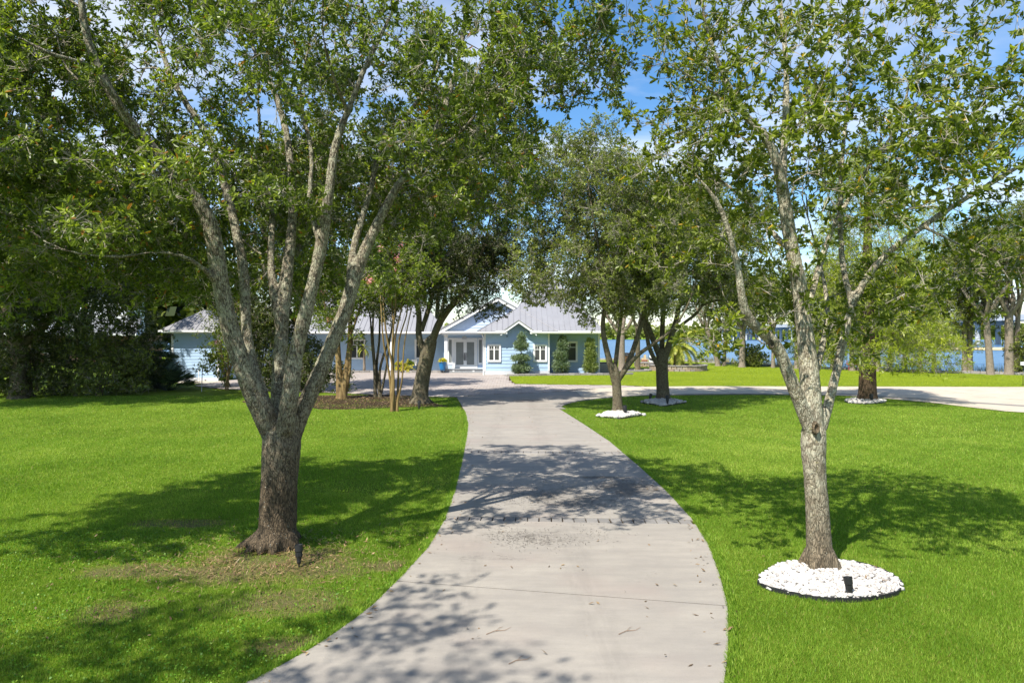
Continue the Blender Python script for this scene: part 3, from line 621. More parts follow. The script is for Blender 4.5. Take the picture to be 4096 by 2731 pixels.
# the wing's little gable over the eave
GXc, GH, GW = 0.5, 4.18, 1.36
gz = lambda z: (GXc - (GH - .2 - z) / .70, GXc + (GH - .2 - z) / .70)
boards(house, 'gable_wall', 0, 0, YW - .002, ZE + .002, GH - .24, M['siding'], clip=lambda z: [(gz(ZE + .002)[0], ZE + .002), (gz(ZE + .002)[1], ZE + .002), (GXc, GH - .2)] if z == 'poly' else gz(z))
YE = 51.42
for s in (-1, 1):            # rakes, cornice returns, gable roof
    r = HM(); p0, p1 = np.array([GXc, YE - .04, GH]), np.array([GXc + s * GW, YE - .04, GH - GW * .70]); dz = np.array([0, 0, -.24]); dy = np.array([0, .16, 0])
    r.add([p0, p1, p1 + dz, p0 + dz, p0 + dy, p1 + dy, p1 + dz + dy, p0 + dz + dy], [(0, 1, 2, 3), (7, 6, 5, 4), (0, 4, 5, 1), (1, 5, 6, 2), (2, 6, 7, 3), (3, 7, 4, 0)]); r.build('rake_board', M['trim'], house)
    x = sorted((GXc + s * .93, GXc + s * 1.72)); trim('cornice_return', x[0], x[1], YE - .09, YE + .3, 3.27, 3.37)
    pk = np.array([GXc, YE - .08, GH + .02]); lo = np.array([GXc + s * (GW + .03), YE - .08, GH + .02 - (GW + .03) * .7])
    back = np.array([GXc, YE + 1.45, GH + .02]); roof(house, 'gable_roof', [pk, lo, lo + np.array([0, .12, 0]), back], M['metal_roof'], M['seam'], seams=False, thick=.05)
    trim('bracket', GXc + s * .95 - .09, GXc + s * .95 + .09, YE - .045, YE + .1, 3.13, 3.268)
# eaves, soffits and roofs
AP = (0.42, 54.35, 5.18)
trim('fascia', -2.62, GXc - .94, YE, YE + .05, 3.12, 3.33); trim('fascia', GXc + .94, 6.95, YE, YE + .05, 3.121, 3.331)
trim('gutter', -2.66, GXc - 1.0, YE - .11, YE - .002, 3.20, 3.31); trim('gutter', GXc + 1.0, 6.98, YE - .11, YE - .002, 3.20, 3.31)
trim('soffit', -2.6, GXc - 1.0, YE + .05, 51.98, 3.14, 3.158, 'soffit'); trim('soffit', GXc + 1.0, 2.85, YE + .05, 51.98, 3.14, 3.158, 'soffit'); trim('soffit', 2.86, 6.9, YE + .05, 52.88, 3.14, 3.158, 'soffit')
VL = (GXc, 52.8, 4.2)
roof(house, 'roof', [(-2.62, YE, 3.33), (GXc - 1.24, YE, 3.33), VL, AP], M['metal_roof'], M['seam'])
roof(house, 'roof', [(GXc + 1.24, YE, 3.33), (3.46, YE, 3.33), AP, VL], M['metal_roof'], M['seam'])
roof(house, 'roof', [(-2.62, YE, 3.33), AP, (0.42, 62, 5.18), (-2.62, 62, 3.33)], M['metal_roof'], M['seam'])
main_ridge = 8.05
roof(house, 'roof', [(3.46, YE + .004, 3.332), (7.0, YE + .004, 3.332), (3.7, 59.4, main_ridge), (2.25, 59.4, main_ridge), (0.44, 54.4, 5.185)], M['metal_roof'], M['seam'])
roof(house, 'roof', [(0.43, 54.4, 5.18), (2.25, 59.4, main_ridge), (2.25, 66, main_ridge), (0.43, 66, 5.18)], M['metal_roof'], M['seam'])
roof(house, 'roof', [(7.0, YE, 3.33), (7.0, 67, 3.33), (3.7, 59.4, main_ridge)], M['metal_roof'], M['seam'])
for p, q in (((-2.62, YE, 3.34), AP), ((3.46, YE, 3.34), AP)):
    HM().tube([p, q], .035, 6).build('hip_cap', M['seam'], house)
boards(house, 'wall', X1 + .02, 6.72, 52.9, .05, ZE, M['siding'])
trim('corner_board', 6.66, 6.80, 52.82, 52.95, .05, ZE); trim('wall', 6.70, 6.76, 52.96, 66, .0, ZE - .01, 'siding')
window(house, 3.98, 5.08, .95, 2.57, 52.866, sashes=1)
trim('wall', X0 - .0, X0 + .06, 52.13, 56, 0, ZE - .01, 'siding')
HM().tube([(-2.3, 51.45, 3.2), (-2.22, 51.7, 2.98), (-2.17, 51.9, 2.8), (-2.17, 51.93, .1), (-2.17, 51.7, .03)], .042, 8).build('downspout', M['trim'], house, smooth=True)
HM().box(-.42, -.34, 51.86, 51.97, 2.9, 2.98).build('camera_box', M['black'], house)
# entry: porch, doors, sidelights, column, gable above
YD = 56.0
trim('porch_step', -5.45, -2.12, 54.6, 56.2, 0, .28, 'slab_stone'); trim('porch_tread', -5.5, -2.12, 54.55, 56.2, .281, .31, 'slab_stone')
for x in (-4.75, -3.15): HM().box(x, x + .14, 54.585, 54.6, .12, .22).build('step_light', M['trim'], house)
trim('entry_wall', -5.6, -2.04, YD + .02, YD + .14, .31, 3.2, 'siding')
def door(x0, x1, flip):
    b = HM(); s = .13; z0, z1 = .33, 2.66; y = YD - .05
    b.box(x0, x0 + s, y, YD, z0, z1); b.box(x1 - s, x1, y, YD, z0, z1); b.box(x0 + s, x1 - s, y + .002, YD, z1 - .19, z1); b.box(x0 + s, x1 - s, y + .002, YD, z0, z0 + .28)
    d = b.build('door', M['trim'], house); HM().box(x0 + s, x1 - s, y + .02, y + .03, z0 + .28, z1 - .19).build('pane', M['frosted'], d)
    hx = x1 - .065 if flip else x0 + .065
    HM().tube([(hx, y - .02, 1.0), (hx, y - .07, 1.08), (hx, y - .07, 1.4), (hx, y - .02, 1.5)], .022, 6).box(hx - .035, hx + .035, y - .012, y, .95, 1.6).build('handle', M['black'], d)
door(-4.72, -3.845, True); door(-3.84, -2.965, False)
b = HM()
for x0, x1, z0, z1 in ((-4.86, -4.73, .31, 2.8), (-2.955, -2.83, .31, 2.8), (-4.73, -2.955, 2.67, 2.8)): b.box(x0, x1, YD - .06, YD + .02, z0, z1)
b.build('door_frame', M['trim'], house)
for x0 in (-5.26, -2.79):
    b = HM(); b.box(x0, x0 + .08, YD - .055, YD, .62, 2.8); b.box(x0 + .32, x0 + .40, YD - .055, YD, .62, 2.8); b.box(x0 + .08, x0 + .32, YD - .053, YD, 2.66, 2.8); b.box(x0 + .08, x0 + .32, YD - .053, YD, .62, .78)
    s = b.build('sidelight', M['trim'], house); HM().box(x0 + .08, x0 + .32, YD - .03, YD - .02, .78, 2.66).build('pane', M['frosted'], s)
    boards(house, 'sidelight_base', x0, x0 + .40, YD, .31, .62, M['siding_upper'], exp=.15)
b = HM(); b.box(-5.42, -5.18, 54.72, 54.96, .31, 3.1); b.box(-5.46, -5.14, 54.68, 55.0, .311, .6); b.box(-5.46, -5.14, 54.68, 55.0, 2.9, 3.09); b.build('column', M['trim'], house)
b = HM(); b.tube([(-3.85, 55.2, 3.1), (-3.85, 55.2, 2.95)], .015, 6); b.box(-4.02, -3.68, 55.03, 55.37, 2.72, 2.95); b.build('pendant_lamp', M['steel'], house)
trim('entry_beam', -5.6, -2.3, 54.45, 54.7, 3.06, 3.34); trim('entry_gutter', -5.75, -2.35, 54.33, 54.448, 3.22, 3.33)
trim('soffit', -5.6, -2.1, 54.7, 56.0, 3.1, 3.118, 'soffit')
# big gable behind the entry
GA, GB, GP = -1.13, 3.36, 0.56; GT = 5.98
ga = lambda z: (GA - (GT - .22 - z) / GP, min(GA + (GT - .22 - z) / GP, 2.0))
boards(house, 'gable_wall', 0, 0, 55.0, GB, GT - .26, M['siding_upper'], clip=lambda z: [(ga(GB)[0], GB), (2.0, GB), (2.0, GT - .22 - (2.0 - GA) * GP), (GA, GT - .22)] if z == 'poly' else ga(z))
for s in (-1, 1):
    w = 4.75 if s < 0 else 2.6
    p0, p1 = np.array([GA, 54.56, GT + .04]), np.array([GA + s * w, 54.56, GT + .04 - w * GP]); dz = np.array([0, 0, -.26]); dy = np.array([0, .14, 0])
    r = HM(); r.add([p0, p1, p1 + dz, p0 + dz, p0 + dy, p1 + dy, p1 + dz + dy, p0 + dz + dy], [(0, 1, 2, 3), (7, 6, 5, 4), (0, 4, 5, 1), (1, 5, 6, 2), (2, 6, 7, 3), (3, 7, 4, 0)]); r.build('rake_board', M['trim'], house)
    roof(house, 'roof', [p0 + (0, -.04, .05), p1 + (0, -.04, .05), p1 + (0, 9, .05), p0 + (0, 9, .05)], M['metal_roof'], M['seam'], thick=.06)
# left wing of the house
YL = 57.0
boards(house, 'wall', -19.3, -5.6, YL, .1, 3.2, M['siding'])
window(house, -13.63, -12.22, 1.04, 2.72, YL - .036); window(house, -8.12, -7.0, 1.04, 2.70, YL - .036)
b = HM(); b.box(-9.95, -9.65, 55.5, 55.8, .1, 3.1); b.box(-10.0, -9.6, 55.45, 55.85, .101, .4); b.build('column', M['trim'], house)
trim('fascia', -19.4, -5.62, 55.2, 55.25, 3.10, 3.32); trim('soffit', -19.4, -5.6, 55.25, 57, 3.12, 3.138, 'soffit'); trim('gutter', -19.4, -5.62, 55.09, 55.198, 3.2, 3.31)
roof(house, 'roof', [(-19.4, 55.15, 3.32), (-5.2, 55.15, 3.32), (-8.5, 61.0, 6.6), (-16, 61.0, 6.6)], M['metal_roof'], M['seam'])
HM().box(-11.45, -10.85, YL - .2, YL - .03, .75, 1.55).build('meter_box', M['grey_panel'], house)
# garage wing, nearest
GX0, GX1, GYF = -22.4, -19.35, 45.0
boards(house, 'garage_wall', GX0, GX1, GYF, .25, 3.2, M['siding'], exp=.2)
trim('plinth', GX0, GX1, GYF - .03, GYF + .1, 0, .248, 'plinth')
boards(house, 'garage_wall', GYF, 56.9, 0, .25, 3.2, M['siding'], side=GX1, back=.1)
for x in (GX0 - .03, GX1 - .08): trim('corner_board', x, x + .13, GYF - .06, GYF + .06, .24, 3.2)
trim('fascia', GX0 - .55, GX1 + .5, GYF - .55, GYF - .5, 3.15, 3.36); trim('gutter', GX0 - .6, GX1 + .55, GYF - .66, GYF - .552, 3.23, 3.35)
trim('soffit', GX0 - .5, GX1 + .45, GYF - .5, 56, 3.2, 3.216, 'soffit'); trim('fascia', GX1 + .45, GX1 + .5, GYF - .5, 55.1, 3.15, 3.36)
gc = (GX0 + GX1) / 2; A = (gc - .2, 46.7, 4.75)
roof(house, 'roof', [(GX0 - .55, GYF - .55, 3.37), (GX1 + .5, GYF - .55, 3.37), A], M['metal_roof'], M['seam'])
roof(house, 'roof', [(GX0 - .55, GYF - .55, 3.37), A, (gc - .2, 60, 4.75), (GX0 - .55, 60, 3.37)], M['metal_roof'], M['seam'])
roof(house, 'roof', [(GX1 + .5, GYF - .55, 3.37), (GX1 + .5, 60, 3.37), (gc - .2, 60, 4.75), A], M['metal_roof'], M['seam'])
for yy in (47.2, 51.2):
    g = HM().box(GX1 + .045, GX1 + .08, yy, yy + 2.7, .06, 2.35).build('garage_door', M['trim'], house)
    for k in range(4): HM().box(GX1 + .081, GX1 + .09, yy + .1, yy + 2.6, .15 + k * .55, .6 + k * .55).build('panel', M['trim'], g)
sheet('garage_apron', [(-21.8, 44.95), (-21.8, 43.6), (-19.0, 42.2), (-16.9, 39.5), (-16.5, 40.1), (-18.85, 42.6), (-18.95, 44.95)], 0.02, M['concrete_pale'])

# ------------------------------------------------------------------ neighbour's house beyond the hedge
nh = empty('brick_neighbour_house', (-49, 75, 0)); tag(nh, 'brick two storey house with grey shingle roof glimpsed through the trees', 'house')
NO = np.array([-49, 75, 0.]); nt = lambda nm, *a, m='trim': HM().box(*a).build(nm, M[m], nh, off=NO)
nw = nt('brick_wall', -57, -41, 75, 80, 0, 3.0, m='brick'); nt('upper_wall', -56, -43, 76.5, 80, 3.0, 8.2, m='house_white')
roof(nh, 'porch_roof', [(-57.6, 73.6, 3.2), (-40.5, 73.6, 3.2), (-41.5, 76.5, 4.9), (-56.5, 76.5, 4.9)], M['shingle'], M['seam'], seams=False, off=NO)
nt('fascia', -57.6, -40.5, 73.55, 73.6, 2.98, 3.2); nt('fascia', -56.6, -42.5, 76.1, 76.16, 5.1, 5.35)
roof(nh, 'roof', [(-57, 75.9, 8.2), (-42, 75.9, 8.2), (-45, 80, 11), (-54, 80, 11)], M['shingle'], M['seam'], seams=False, off=NO)
pg = HM(); pg.add([(-52.9, 73.0, 3.35), (-49.4, 73.0, 3.35), (-51.15, 73.0, 4.7), (-52.9, 75.5, 3.35), (-49.4, 75.5, 3.35), (-51.15, 75.5, 4.7)], [(0, 1, 2), (5, 4, 3), (0, 3, 4, 1)]); pg.build('portico_gable', M['house_white'], nh, off=NO)
for s in (-1, 1):
    c = -51.15; roof(nh, 'portico_roof', [(c, 72.8, 4.95), (c + s * 2.1, 72.8, 3.3), (c + s * 2.1, 76.2, 3.3), (c, 76.2, 4.95)], M['house_white'], M['seam'], seams=False, off=NO, thick=.22)
for x in (-52.6, -49.7): nt('column', x - .12, x + .12, 73.2, 73.44, 0, 3.34)
for (x, z0, z1, yy) in ((-51.2, 1.1, 2.8, 74.97), (-46.2, 1.0, 2.5, 74.97), (-55.0, 1.1, 2.8, 74.97), (-48.0, 6.0, 7.6, 76.47), (-52.0, 6.0, 7.6, 76.47)):
    window(nh, x - .65, x + .65, z0, z1, yy, sashes=1, off=NO, shutters=False, rows=(2, 3))
for x in (-47.35, -45.05): nt('shutter', x - .2, x + .2, 74.93, 74.965, 1.0, 2.5, m='black')
# ------------------------------------------------------------------ trees
def resample(pts, step):
    p = smooth_line(pts, 8); d = np.r_[0, np.cumsum(np.linalg.norm(np.diff(p[:, :3], axis=0), axis=1))]
    n = max(2, int(d[-1] / step) + 1); t = np.linspace(0, d[-1], n)
    return np.stack([np.interp(t, d, p[:, i]) for i in range(p.shape[1])], -1)
def cloud(env, n, rng, per=9, sigma=.45, shell=.45, keep=None):
    """attraction points: clumps spread through ellipsoids, more of them towards the outside"""
    vol = np.array([e[1][0] * e[1][1] * e[1][2] * (e[2] if len(e) > 2 else 1) for e in env]); vol = vol / vol.sum(); out = []
    for e, v in zip(env, vol):
        c, r = np.array(e[0], float), np.array(e[1], float); m = max(2, int(n * v / per))
        d = unit(rng.normal(size=(m, 3))); q = rng.random(m) ** shell
        cc = c + d * q[:, None] * r
        pts = np.repeat(cc, per, 0) + rng.normal(size=(m * per, 3)) * sigma * np.array([1, 1, .7]); out.append(pts)
    p = np.concatenate(out)
    return p[keep(p)] if keep is not None else p
class Tree: pass
def grow(limbs, attr, rng, step=.22, rtip=.005, expo=.44, zmin=0.0, free=0.35, sag=0.05):
    """limbs: resampled (x,y,z,r) polylines; every attraction point is joined to the nearest suitable node by a curved twig"""
    cap = sum(len(l) for l in limbs) + len(attr) * 40
    pos = np.zeros((cap, 3)); par = np.full(cap, -1, int); dirs = np.zeros((cap, 3)); rad = np.zeros(cap); limb = np.zeros(cap, bool); okn = np.zeros(cap, bool)
    n = 0; chains = []
    for L in limbs:
        k = len(L); t = unit(np.gradient(L[:, :3], axis=0)); pos[n:n + k] = L[:, :3]; dirs[n:n + k] = t; rad[n:n + k] = L[:, 3]; limb[n:n + k] = True
        okn[n:n + k] = (np.linspace(0, 1, k) > free) & (L[:, 2] > zmin)
        par[n + 1:n + k] = np.arange(n, n + k - 1); chains.append((list(range(n, n + k)), None)); n += k
    if not okn[:n].any(): okn[:n] = True
    d0 = np.min(np.linalg.norm(attr[:, None] - pos[:n][okn[:n]][None, ::3], axis=2), axis=1) if len(attr) * n < 4e7 else rng.random(len(attr))
    for a in attr[np.argsort(d0)]:
        df = a - pos[:n]; ds = np.linalg.norm(df, axis=1) + 1e-6; dt = np.einsum('ij,ij->i', df, dirs[:n]) / ds
        cost = ds * (1.45 - .55 * dt) + np.where(okn[:n], 0, 1e6); i = int(np.argmin(cost)); dist = ds[i]
        if dist < .06: continue
        u = df[i] / dist; s = unit(dirs[i] * .8 + u * .7)
        m = max(1, int(round(dist / step))); t = (np.arange(1, m + 1) / m)[:, None]
        c1 = pos[i] + s * dist * .4; c2 = a - u * dist * .3 + np.array([0, 0, .12]) * dist
        b = pos[i] * (1 - t) ** 3 + 3 * c1 * t * (1 - t) ** 2 + 3 * c2 * t * t * (1 - t) + a * t ** 3
        b = b + rng.normal(size=(m, 3)) * .09 * step * (t < 1)
        pos[n:n + m] = b; par[n] = i; par[n + 1:n + m] = np.arange(n, n + m - 1)
        pv_ = np.vstack([pos[i], b]); dirs[n:n + m] = unit(np.diff(pv_, axis=0)); okn[n:n + m] = True
        chains.append((list(range(n, n + m)), i)); n += m
    cnt = np.zeros(n); leafn = np.ones(n, bool); leafn[par[:n][par[:n] >= 0]] = False; cnt[leafn] = 1
    for i in range(n - 1, -1, -1):
        if par[i] >= 0: cnt[par[i]] += cnt[i]
    r = rtip * np.maximum(cnt, 1) ** expo; r = np.where(limb[:n], rad[:n], r)
    T = Tree(); T.pos, T.par, T.dirs, T.rad, T.limb, T.cnt, T.chains, T.n = pos[:n], par[:n], dirs[:n], r, limb[:n], cnt, chains, n
    for ids, att in chains:
        if att is None: continue
        lim = T.rad[att] * .8
        for q in ids: lim = T.rad[q] = min(T.rad[q], lim)
    return T
def tubes(T, which, rmin=.0, close=False, sides=lambda r: 6 if r > .03 else (4 if r > .012 else 3)):
    Vs, Fs, b = [], [], 0
    for ci, (ids, att) in enumerate(T.chains):
        if which == 'limb' and att is not None or which == 'twig' and att is None: continue
        q = ([att] if att is not None else []) + ids
        p = T.pos[q]; r = T.rad[q].copy()
        if att is not None: r[0] = r[min(1, len(r) - 1)] * 1.15
        if len(q) < 2 or r.max() < rmin: continue
        r[-1] *= .6
        if close: p = np.vstack([p[0] - T.dirs[q[0]] * .01, p, p[-1] + T.dirs[q[-1]] * .02]); r = np.r_[.0005, r, .0005]; q = [0] * len(p)
        k = sides(r.max()); Vs.append(ring_verts(p, r, k)); n = len(q)
        i = (np.arange(n - 1)[:, None] * k + np.arange(k)[None]).ravel(); j = (np.arange(n - 1)[:, None] * k + (np.arange(k)[None] + 1) % k).ravel()
        Fs.append(np.stack([i, j, j + k, i + k], -1) + b); b += n * k
    return np.concatenate(Vs), np.concatenate(Fs)
def leaves(P, A, per, L, Wd, rng, fine=True, upb=.75, spread=.85, back=.07, fold=.16, rnd_bias=None, droop=0.0):
    n = len(P); idx = np.repeat(np.arange(n), per); m = len(idx)
    rad = unit(rng.normal(size=(m, 3))); d = unit(A[idx] * .55 + rad * spread + np.array([0, 0, .05 - droop]))
    base = P[idx] - A[idx] * rng.uniform(0, back, (m, 1))
    nr = unit(rng.normal(size=(m, 3)) * .55 + np.array([0, 0, upb])); side = unit(np.cross(d, nr)); nn = np.cross(side, d)
    l = L * rng.uniform(.65, 1.2, (m, 1)); w = Wd * rng.uniform(.75, 1.2, (m, 1)) * .5
    tw = rng.random(n) if rnd_bias is None else rnd_bias
    a = np.clip(.55 * tw[idx] + .45 * rng.random(m), 0, .965); odd = rng.random(m) < .004; a[odd] = 1.0
    if fine:
        f = w * fold * 2; c = l * rng.uniform(-.02, .16, (m, 1))
        V = np.stack([base, base + d * l * .36 + side * w * .82 + nn * f, base + d * l * .74 + side * w * .9 + nn * (f - c * .4), base + d * l - nn * c, base + d * l * .36 - side * w * .82 + nn * f, base + d * l * .74 - side * w * .9 + nn * (f - c * .4)], 1)
        o = (np.arange(m) * 6)[:, None]; Fc = np.concatenate([o + np.array([0, 1, 2, 3]), o + np.array([0, 3, 5, 4])]); return V.reshape(-1, 3), Fc, np.repeat(a, 6)
    V = np.stack([base, base + d * l * .5 + side * w, base + d * l, base + d * l * .5 - side * w], 1)
    return V.reshape(-1, 3), (np.arange(m) * 4)[:, None] + np.array([0, 1, 2, 3]), np.repeat(a, 4)
SPRAYS = {}
def spray_group(key, leafm, L, Wd, n, size, fine, spread, upb, droop, variants=4):
    """a geometry-node group that sets one of a few leafy sprays on every point of a crown"""
    k = (key, leafm.name, L, Wd, n, size, fine, spread, droop)
    if k in SPRAYS: return SPRAYS[k]
    objs = []
    for v in range(variants):
        r = np.random.default_rng(900 + v); w = max(2, n // 6); t = np.r_[1.0, r.uniform(.25, 1.0, w - 1)] * size
        ang = r.uniform(0, 6.28, w); off = np.where(np.arange(w) == 0, 0, r.uniform(.25, .5, w) * size)
        P = np.stack([np.cos(ang) * off, np.sin(ang) * off, t], -1); A = unit(np.stack([np.cos(ang) * (off > 0), np.sin(ang) * (off > 0), np.full(w, .8)], -1))
        V, Fc, a = leaves(P, A, max(1, round(n / w)), L, Wd, r, fine, upb, spread, .05, droop=droop)
        if Fc.shape[1] == 4:
            V2, F2 = prisms(np.stack([np.zeros(w), np.zeros(w), t * .3], -1), P, .0035, .0015); V0, F0 = prisms(np.zeros((1, 3)), np.array([[0, 0, size]]), .005, .002)
            mi = np.r_[np.zeros(len(Fc), int), np.ones(len(F2) + len(F0), int)]
            Vn, Fn, an = np.concatenate([V, V2, V0]), np.concatenate([Fc, F2 + len(V), F0 + len(V) + len(V2)]), np.r_[a, np.zeros(len(V2) + len(V0))]
        objs.append(bpy.data.objects.new('leaf_spray', mesh_np('leaf_spray', Vn, Fn, [leafm, M['twig']], attr=an, mat_idx=mi)))
    g = bpy.data.node_groups.new('crown_sprays', 'GeometryNodeTree')
    g.interface.new_socket('Geometry', in_out='INPUT', socket_type='NodeSocketGeometry'); g.interface.new_socket('Geometry', in_out='OUTPUT', socket_type='NodeSocketGeometry')
    nd = g.nodes.new; gi, go = nd('NodeGroupInput'), nd('NodeGroupOutput'); ip = nd('GeometryNodeInstanceOnPoints'); jn = nd('GeometryNodeJoinGeometry')
    for o in objs:
        oi = nd('GeometryNodeObjectInfo'); oi.inputs['Object'].default_value = o; oi.inputs['As Instance'].default_value = True; g.links.new(oi.outputs['Geometry'], jn.inputs[0])
    def named(nm, typ): a = nd('GeometryNodeInputNamedAttribute'); a.data_type = typ; a.inputs['Name'].default_value = nm; return a.outputs['Attribute']
    ip.inputs['Pick Instance'].default_value = True
    g.links.new(gi.outputs[0], ip.inputs['Points']); g.links.new(jn.outputs[0], ip.inputs['Instance']); g.links.new(named('pick', 'INT'), ip.inputs['Instance Index'])
    g.links.new(named('turn', 'FLOAT_VECTOR'), ip.inputs['Rotation']); g.links.new(named('size', 'FLOAT'), ip.inputs['Scale']); g.links.new(ip.outputs[0], go.inputs[0])
    SPRAYS[k] = g; return g
def crown_sprays(P, D_, rng, group, parent, variants=4, smin=.7, smax=1.25):
    n = len(P); me = bpy.data.meshes.new('crown'); me.vertices.add(n); me.vertices.foreach_set('co', np.ascontiguousarray(P, np.float32).ravel())
    z = D_; x = unit(np.cross(z, unit(rng.normal(size=(n, 3))))); y = np.cross(z, x)
    eu = np.stack([np.arctan2(y[:, 2], z[:, 2]), np.arcsin(np.clip(-x[:, 2], -1, 1)), np.arctan2(x[:, 1], x[:, 0])], -1)
    me.attributes.new('turn', 'FLOAT_VECTOR', 'POINT').data.foreach_set('vector', np.ascontiguousarray(eu, np.float32).ravel())
    me.attributes.new('size', 'FLOAT', 'POINT').data.foreach_set('value', rng.uniform(smin, smax, n).astype(np.float32))
    me.attributes.new('pick', 'INT', 'POINT').data.foreach_set('value', rng.integers(0, variants, n).astype(np.int32)); me.update()
    o = link(bpy.data.objects.new('crown', me), parent); md = o.modifiers.new('sprays', 'NODES'); md.node_group = group; o['kind'] = 'stuff'; return o
def twigs(T, rng, per, length, cmax=3, up=.25, out=None):
    nodes = np.where(~T.limb & (T.cnt <= cmax))[0]; idx = np.repeat(nodes, per); m = len(idx)
    d = unit(T.dirs[idx] * .6 + unit(rng.normal(size=(m, 3))) * .9 + np.array([0, 0, up])); l = rng.uniform(length * .3, length, (m, 1))
    p0 = T.pos[idx]; return p0, p0 + d * l, d
def prisms(p0, p1, r0, r1):
    t = unit(p1 - p0); ref = np.where(np.abs(t[:, 2:3]) > .8, np.array([[1., 0, 0]]), np.array([[0, 0, 1.]])); u = unit(np.cross(t, ref)); w = np.cross(t, u); n = len(p0)
    V = []
    for p, r in ((p0, r0), (p1, r1)):
        for a in (0, 2.094, 4.189): V.append(p + (u * math.cos(a) + w * math.sin(a)) * r)
    V = np.stack(V, 1); o = (np.arange(n) * 6)[:, None]
    return V.reshape(-1, 3), np.concatenate([o + np.array([0, 1, 4, 3]), o + np.array([1, 2, 5, 4]), o + np.array([2, 0, 3, 5])])
def bark_mesh(T, base, m, voxel=.022, amp=.012, smooth=4):
    """fuse trunk and limbs into one skin and carve bark ridges into it"""
    V, Fc = tubes(T, 'limb', close=True, sides=lambda r: 20 if r > .1 else 12)
    caps = []
    tmp = bpy.data.objects.new('tmp', mesh_np('tmp', V - base, Fc)); COL.objects.link(tmp)
    md = tmp.modifiers.new('r', 'REMESH'); md.mode = 'VOXEL'; md.voxel_size = voxel
    ms = tmp.modifiers.new('s', 'SMOOTH'); ms.iterations = smooth; ms.factor = .5
    bpy.context.view_layer.update(); me = bpy.data.meshes.new_from_object(tmp.evaluated_get(bpy.context.evaluated_depsgraph_get()))
    old = tmp.data; bpy.data.objects.remove(tmp); bpy.data.meshes.remove(old)
    n = len(me.vertices); co = np.empty(n * 3, np.float32); no = np.empty(n * 3, np.float32); me.vertices.foreach_get('co', co); me.vertex_normals.foreach_get('vector', no)
    co, no = co.reshape(-1, 3), no.reshape(-1, 3); h = np.empty(n, np.float32); fn = mnoise.noise
    for i, (x, y, z) in enumerate(co.tolist()):
        q = fn((x * 3, y * 3, z * 1.2)); h[i] = (1 - abs(fn((x * 22 + q, y * 22, z * 5.5)))) * 1.3 - 1.0 + .7 * fn((x * 45, y * 45, z * 20)) + 1.2 * q
    co += no * (h * amp)[:, None]; me.vertices.foreach_set('co', co.ravel()); me.polygons.foreach_set('use_smooth', np.ones(len(me.polygons), bool)); me.materials.clear(); me.materials.append(m); me.update(); return me
def make_tree(name, label, base, limbs, attr, bark, leaf, seed, group=None, hero=False, L=.09, Wd=.032, per=7, tw=2, twl=.3, step=.22, rtip=.005, cmax=3, zmin=0, free=.35, fine=False, spread=.85, upb=.75, cat='tree', fold=.16, droop=0.0, expo=.44, voxel=.022, amp=.012, back=.07):
    rng = np.random.default_rng(seed); base = np.array([*base, 0.]); limbs = [resample(l, step * .7) for l in limbs]
    T = grow(limbs, attr, rng, step=step, rtip=rtip, zmin=zmin, free=free, expo=expo)
    root = empty(name, base); tag(root, label, cat, group)
    if hero: link(bpy.data.objects.new('trunk', bark_mesh(T, base, bark, voxel, amp)), root)
    else:
        V, Fc = tubes(T, 'limb', sides=lambda r: 14 if r > .08 else 8); obj_np('trunk', V - base, Fc, bark, root, smooth=True)
    V, Fc = tubes(T, 'twig', rmin=.004); br = [V], [Fc]
    p0, p1, d = twigs(T, rng, tw, twl, cmax)
    obj_np('branches', V - base, Fc, bark, root, smooth=True)['kind'] = 'stuff'
    g = spray_group(name, leaf, L, Wd, per, twl, fine, spread, upb, droop)
    crown_sprays(p0 - base, d, rng, g, root)
    return root
def lerp_r(pts, r0, r1, pw=1.0):
    n = len(pts); return [(*p, r0 + (r1 - r0) * (i / (n - 1)) ** pw) for i, p in enumerate(pts)]
def auto_limbs(rng, base, r, fork, height, spread, n=5, lean=(0, 0), wig=.25):
    x, y = base; L = [[(x, y, -.1, r * 1.55), (x, y, .12, r * 1.2), (x + lean[0] * .4, y + lean[1] * .4, fork * .5, r), (x + lean[0], y + lean[1], fork, r * .95), (x + lean[0] * 1.1, y + lean[1] * 1.1, fork + .35, r * .6)]]
    for i in range(n):
        a = 2 * math.pi * (i + rng.uniform(-.3, .3)) / n; s = spread * rng.uniform(.6, 1.1) if i else spread * .15; h = height * rng.uniform(.75, 1.0)
        p = [(x + lean[0], y + lean[1], fork - .25, r * .62)]
        for t in (.3, .6, 1.0):
            p.append((x + lean[0] + math.cos(a) * s * t ** .85 + rng.normal(0, wig), y + lean[1] + math.sin(a) * s * t ** .85 + rng.normal(0, wig), fork + (h - fork) * t ** 1.1, r * .62 * (1 - t) ** .8 + .015))
        L.append(p)
    return L

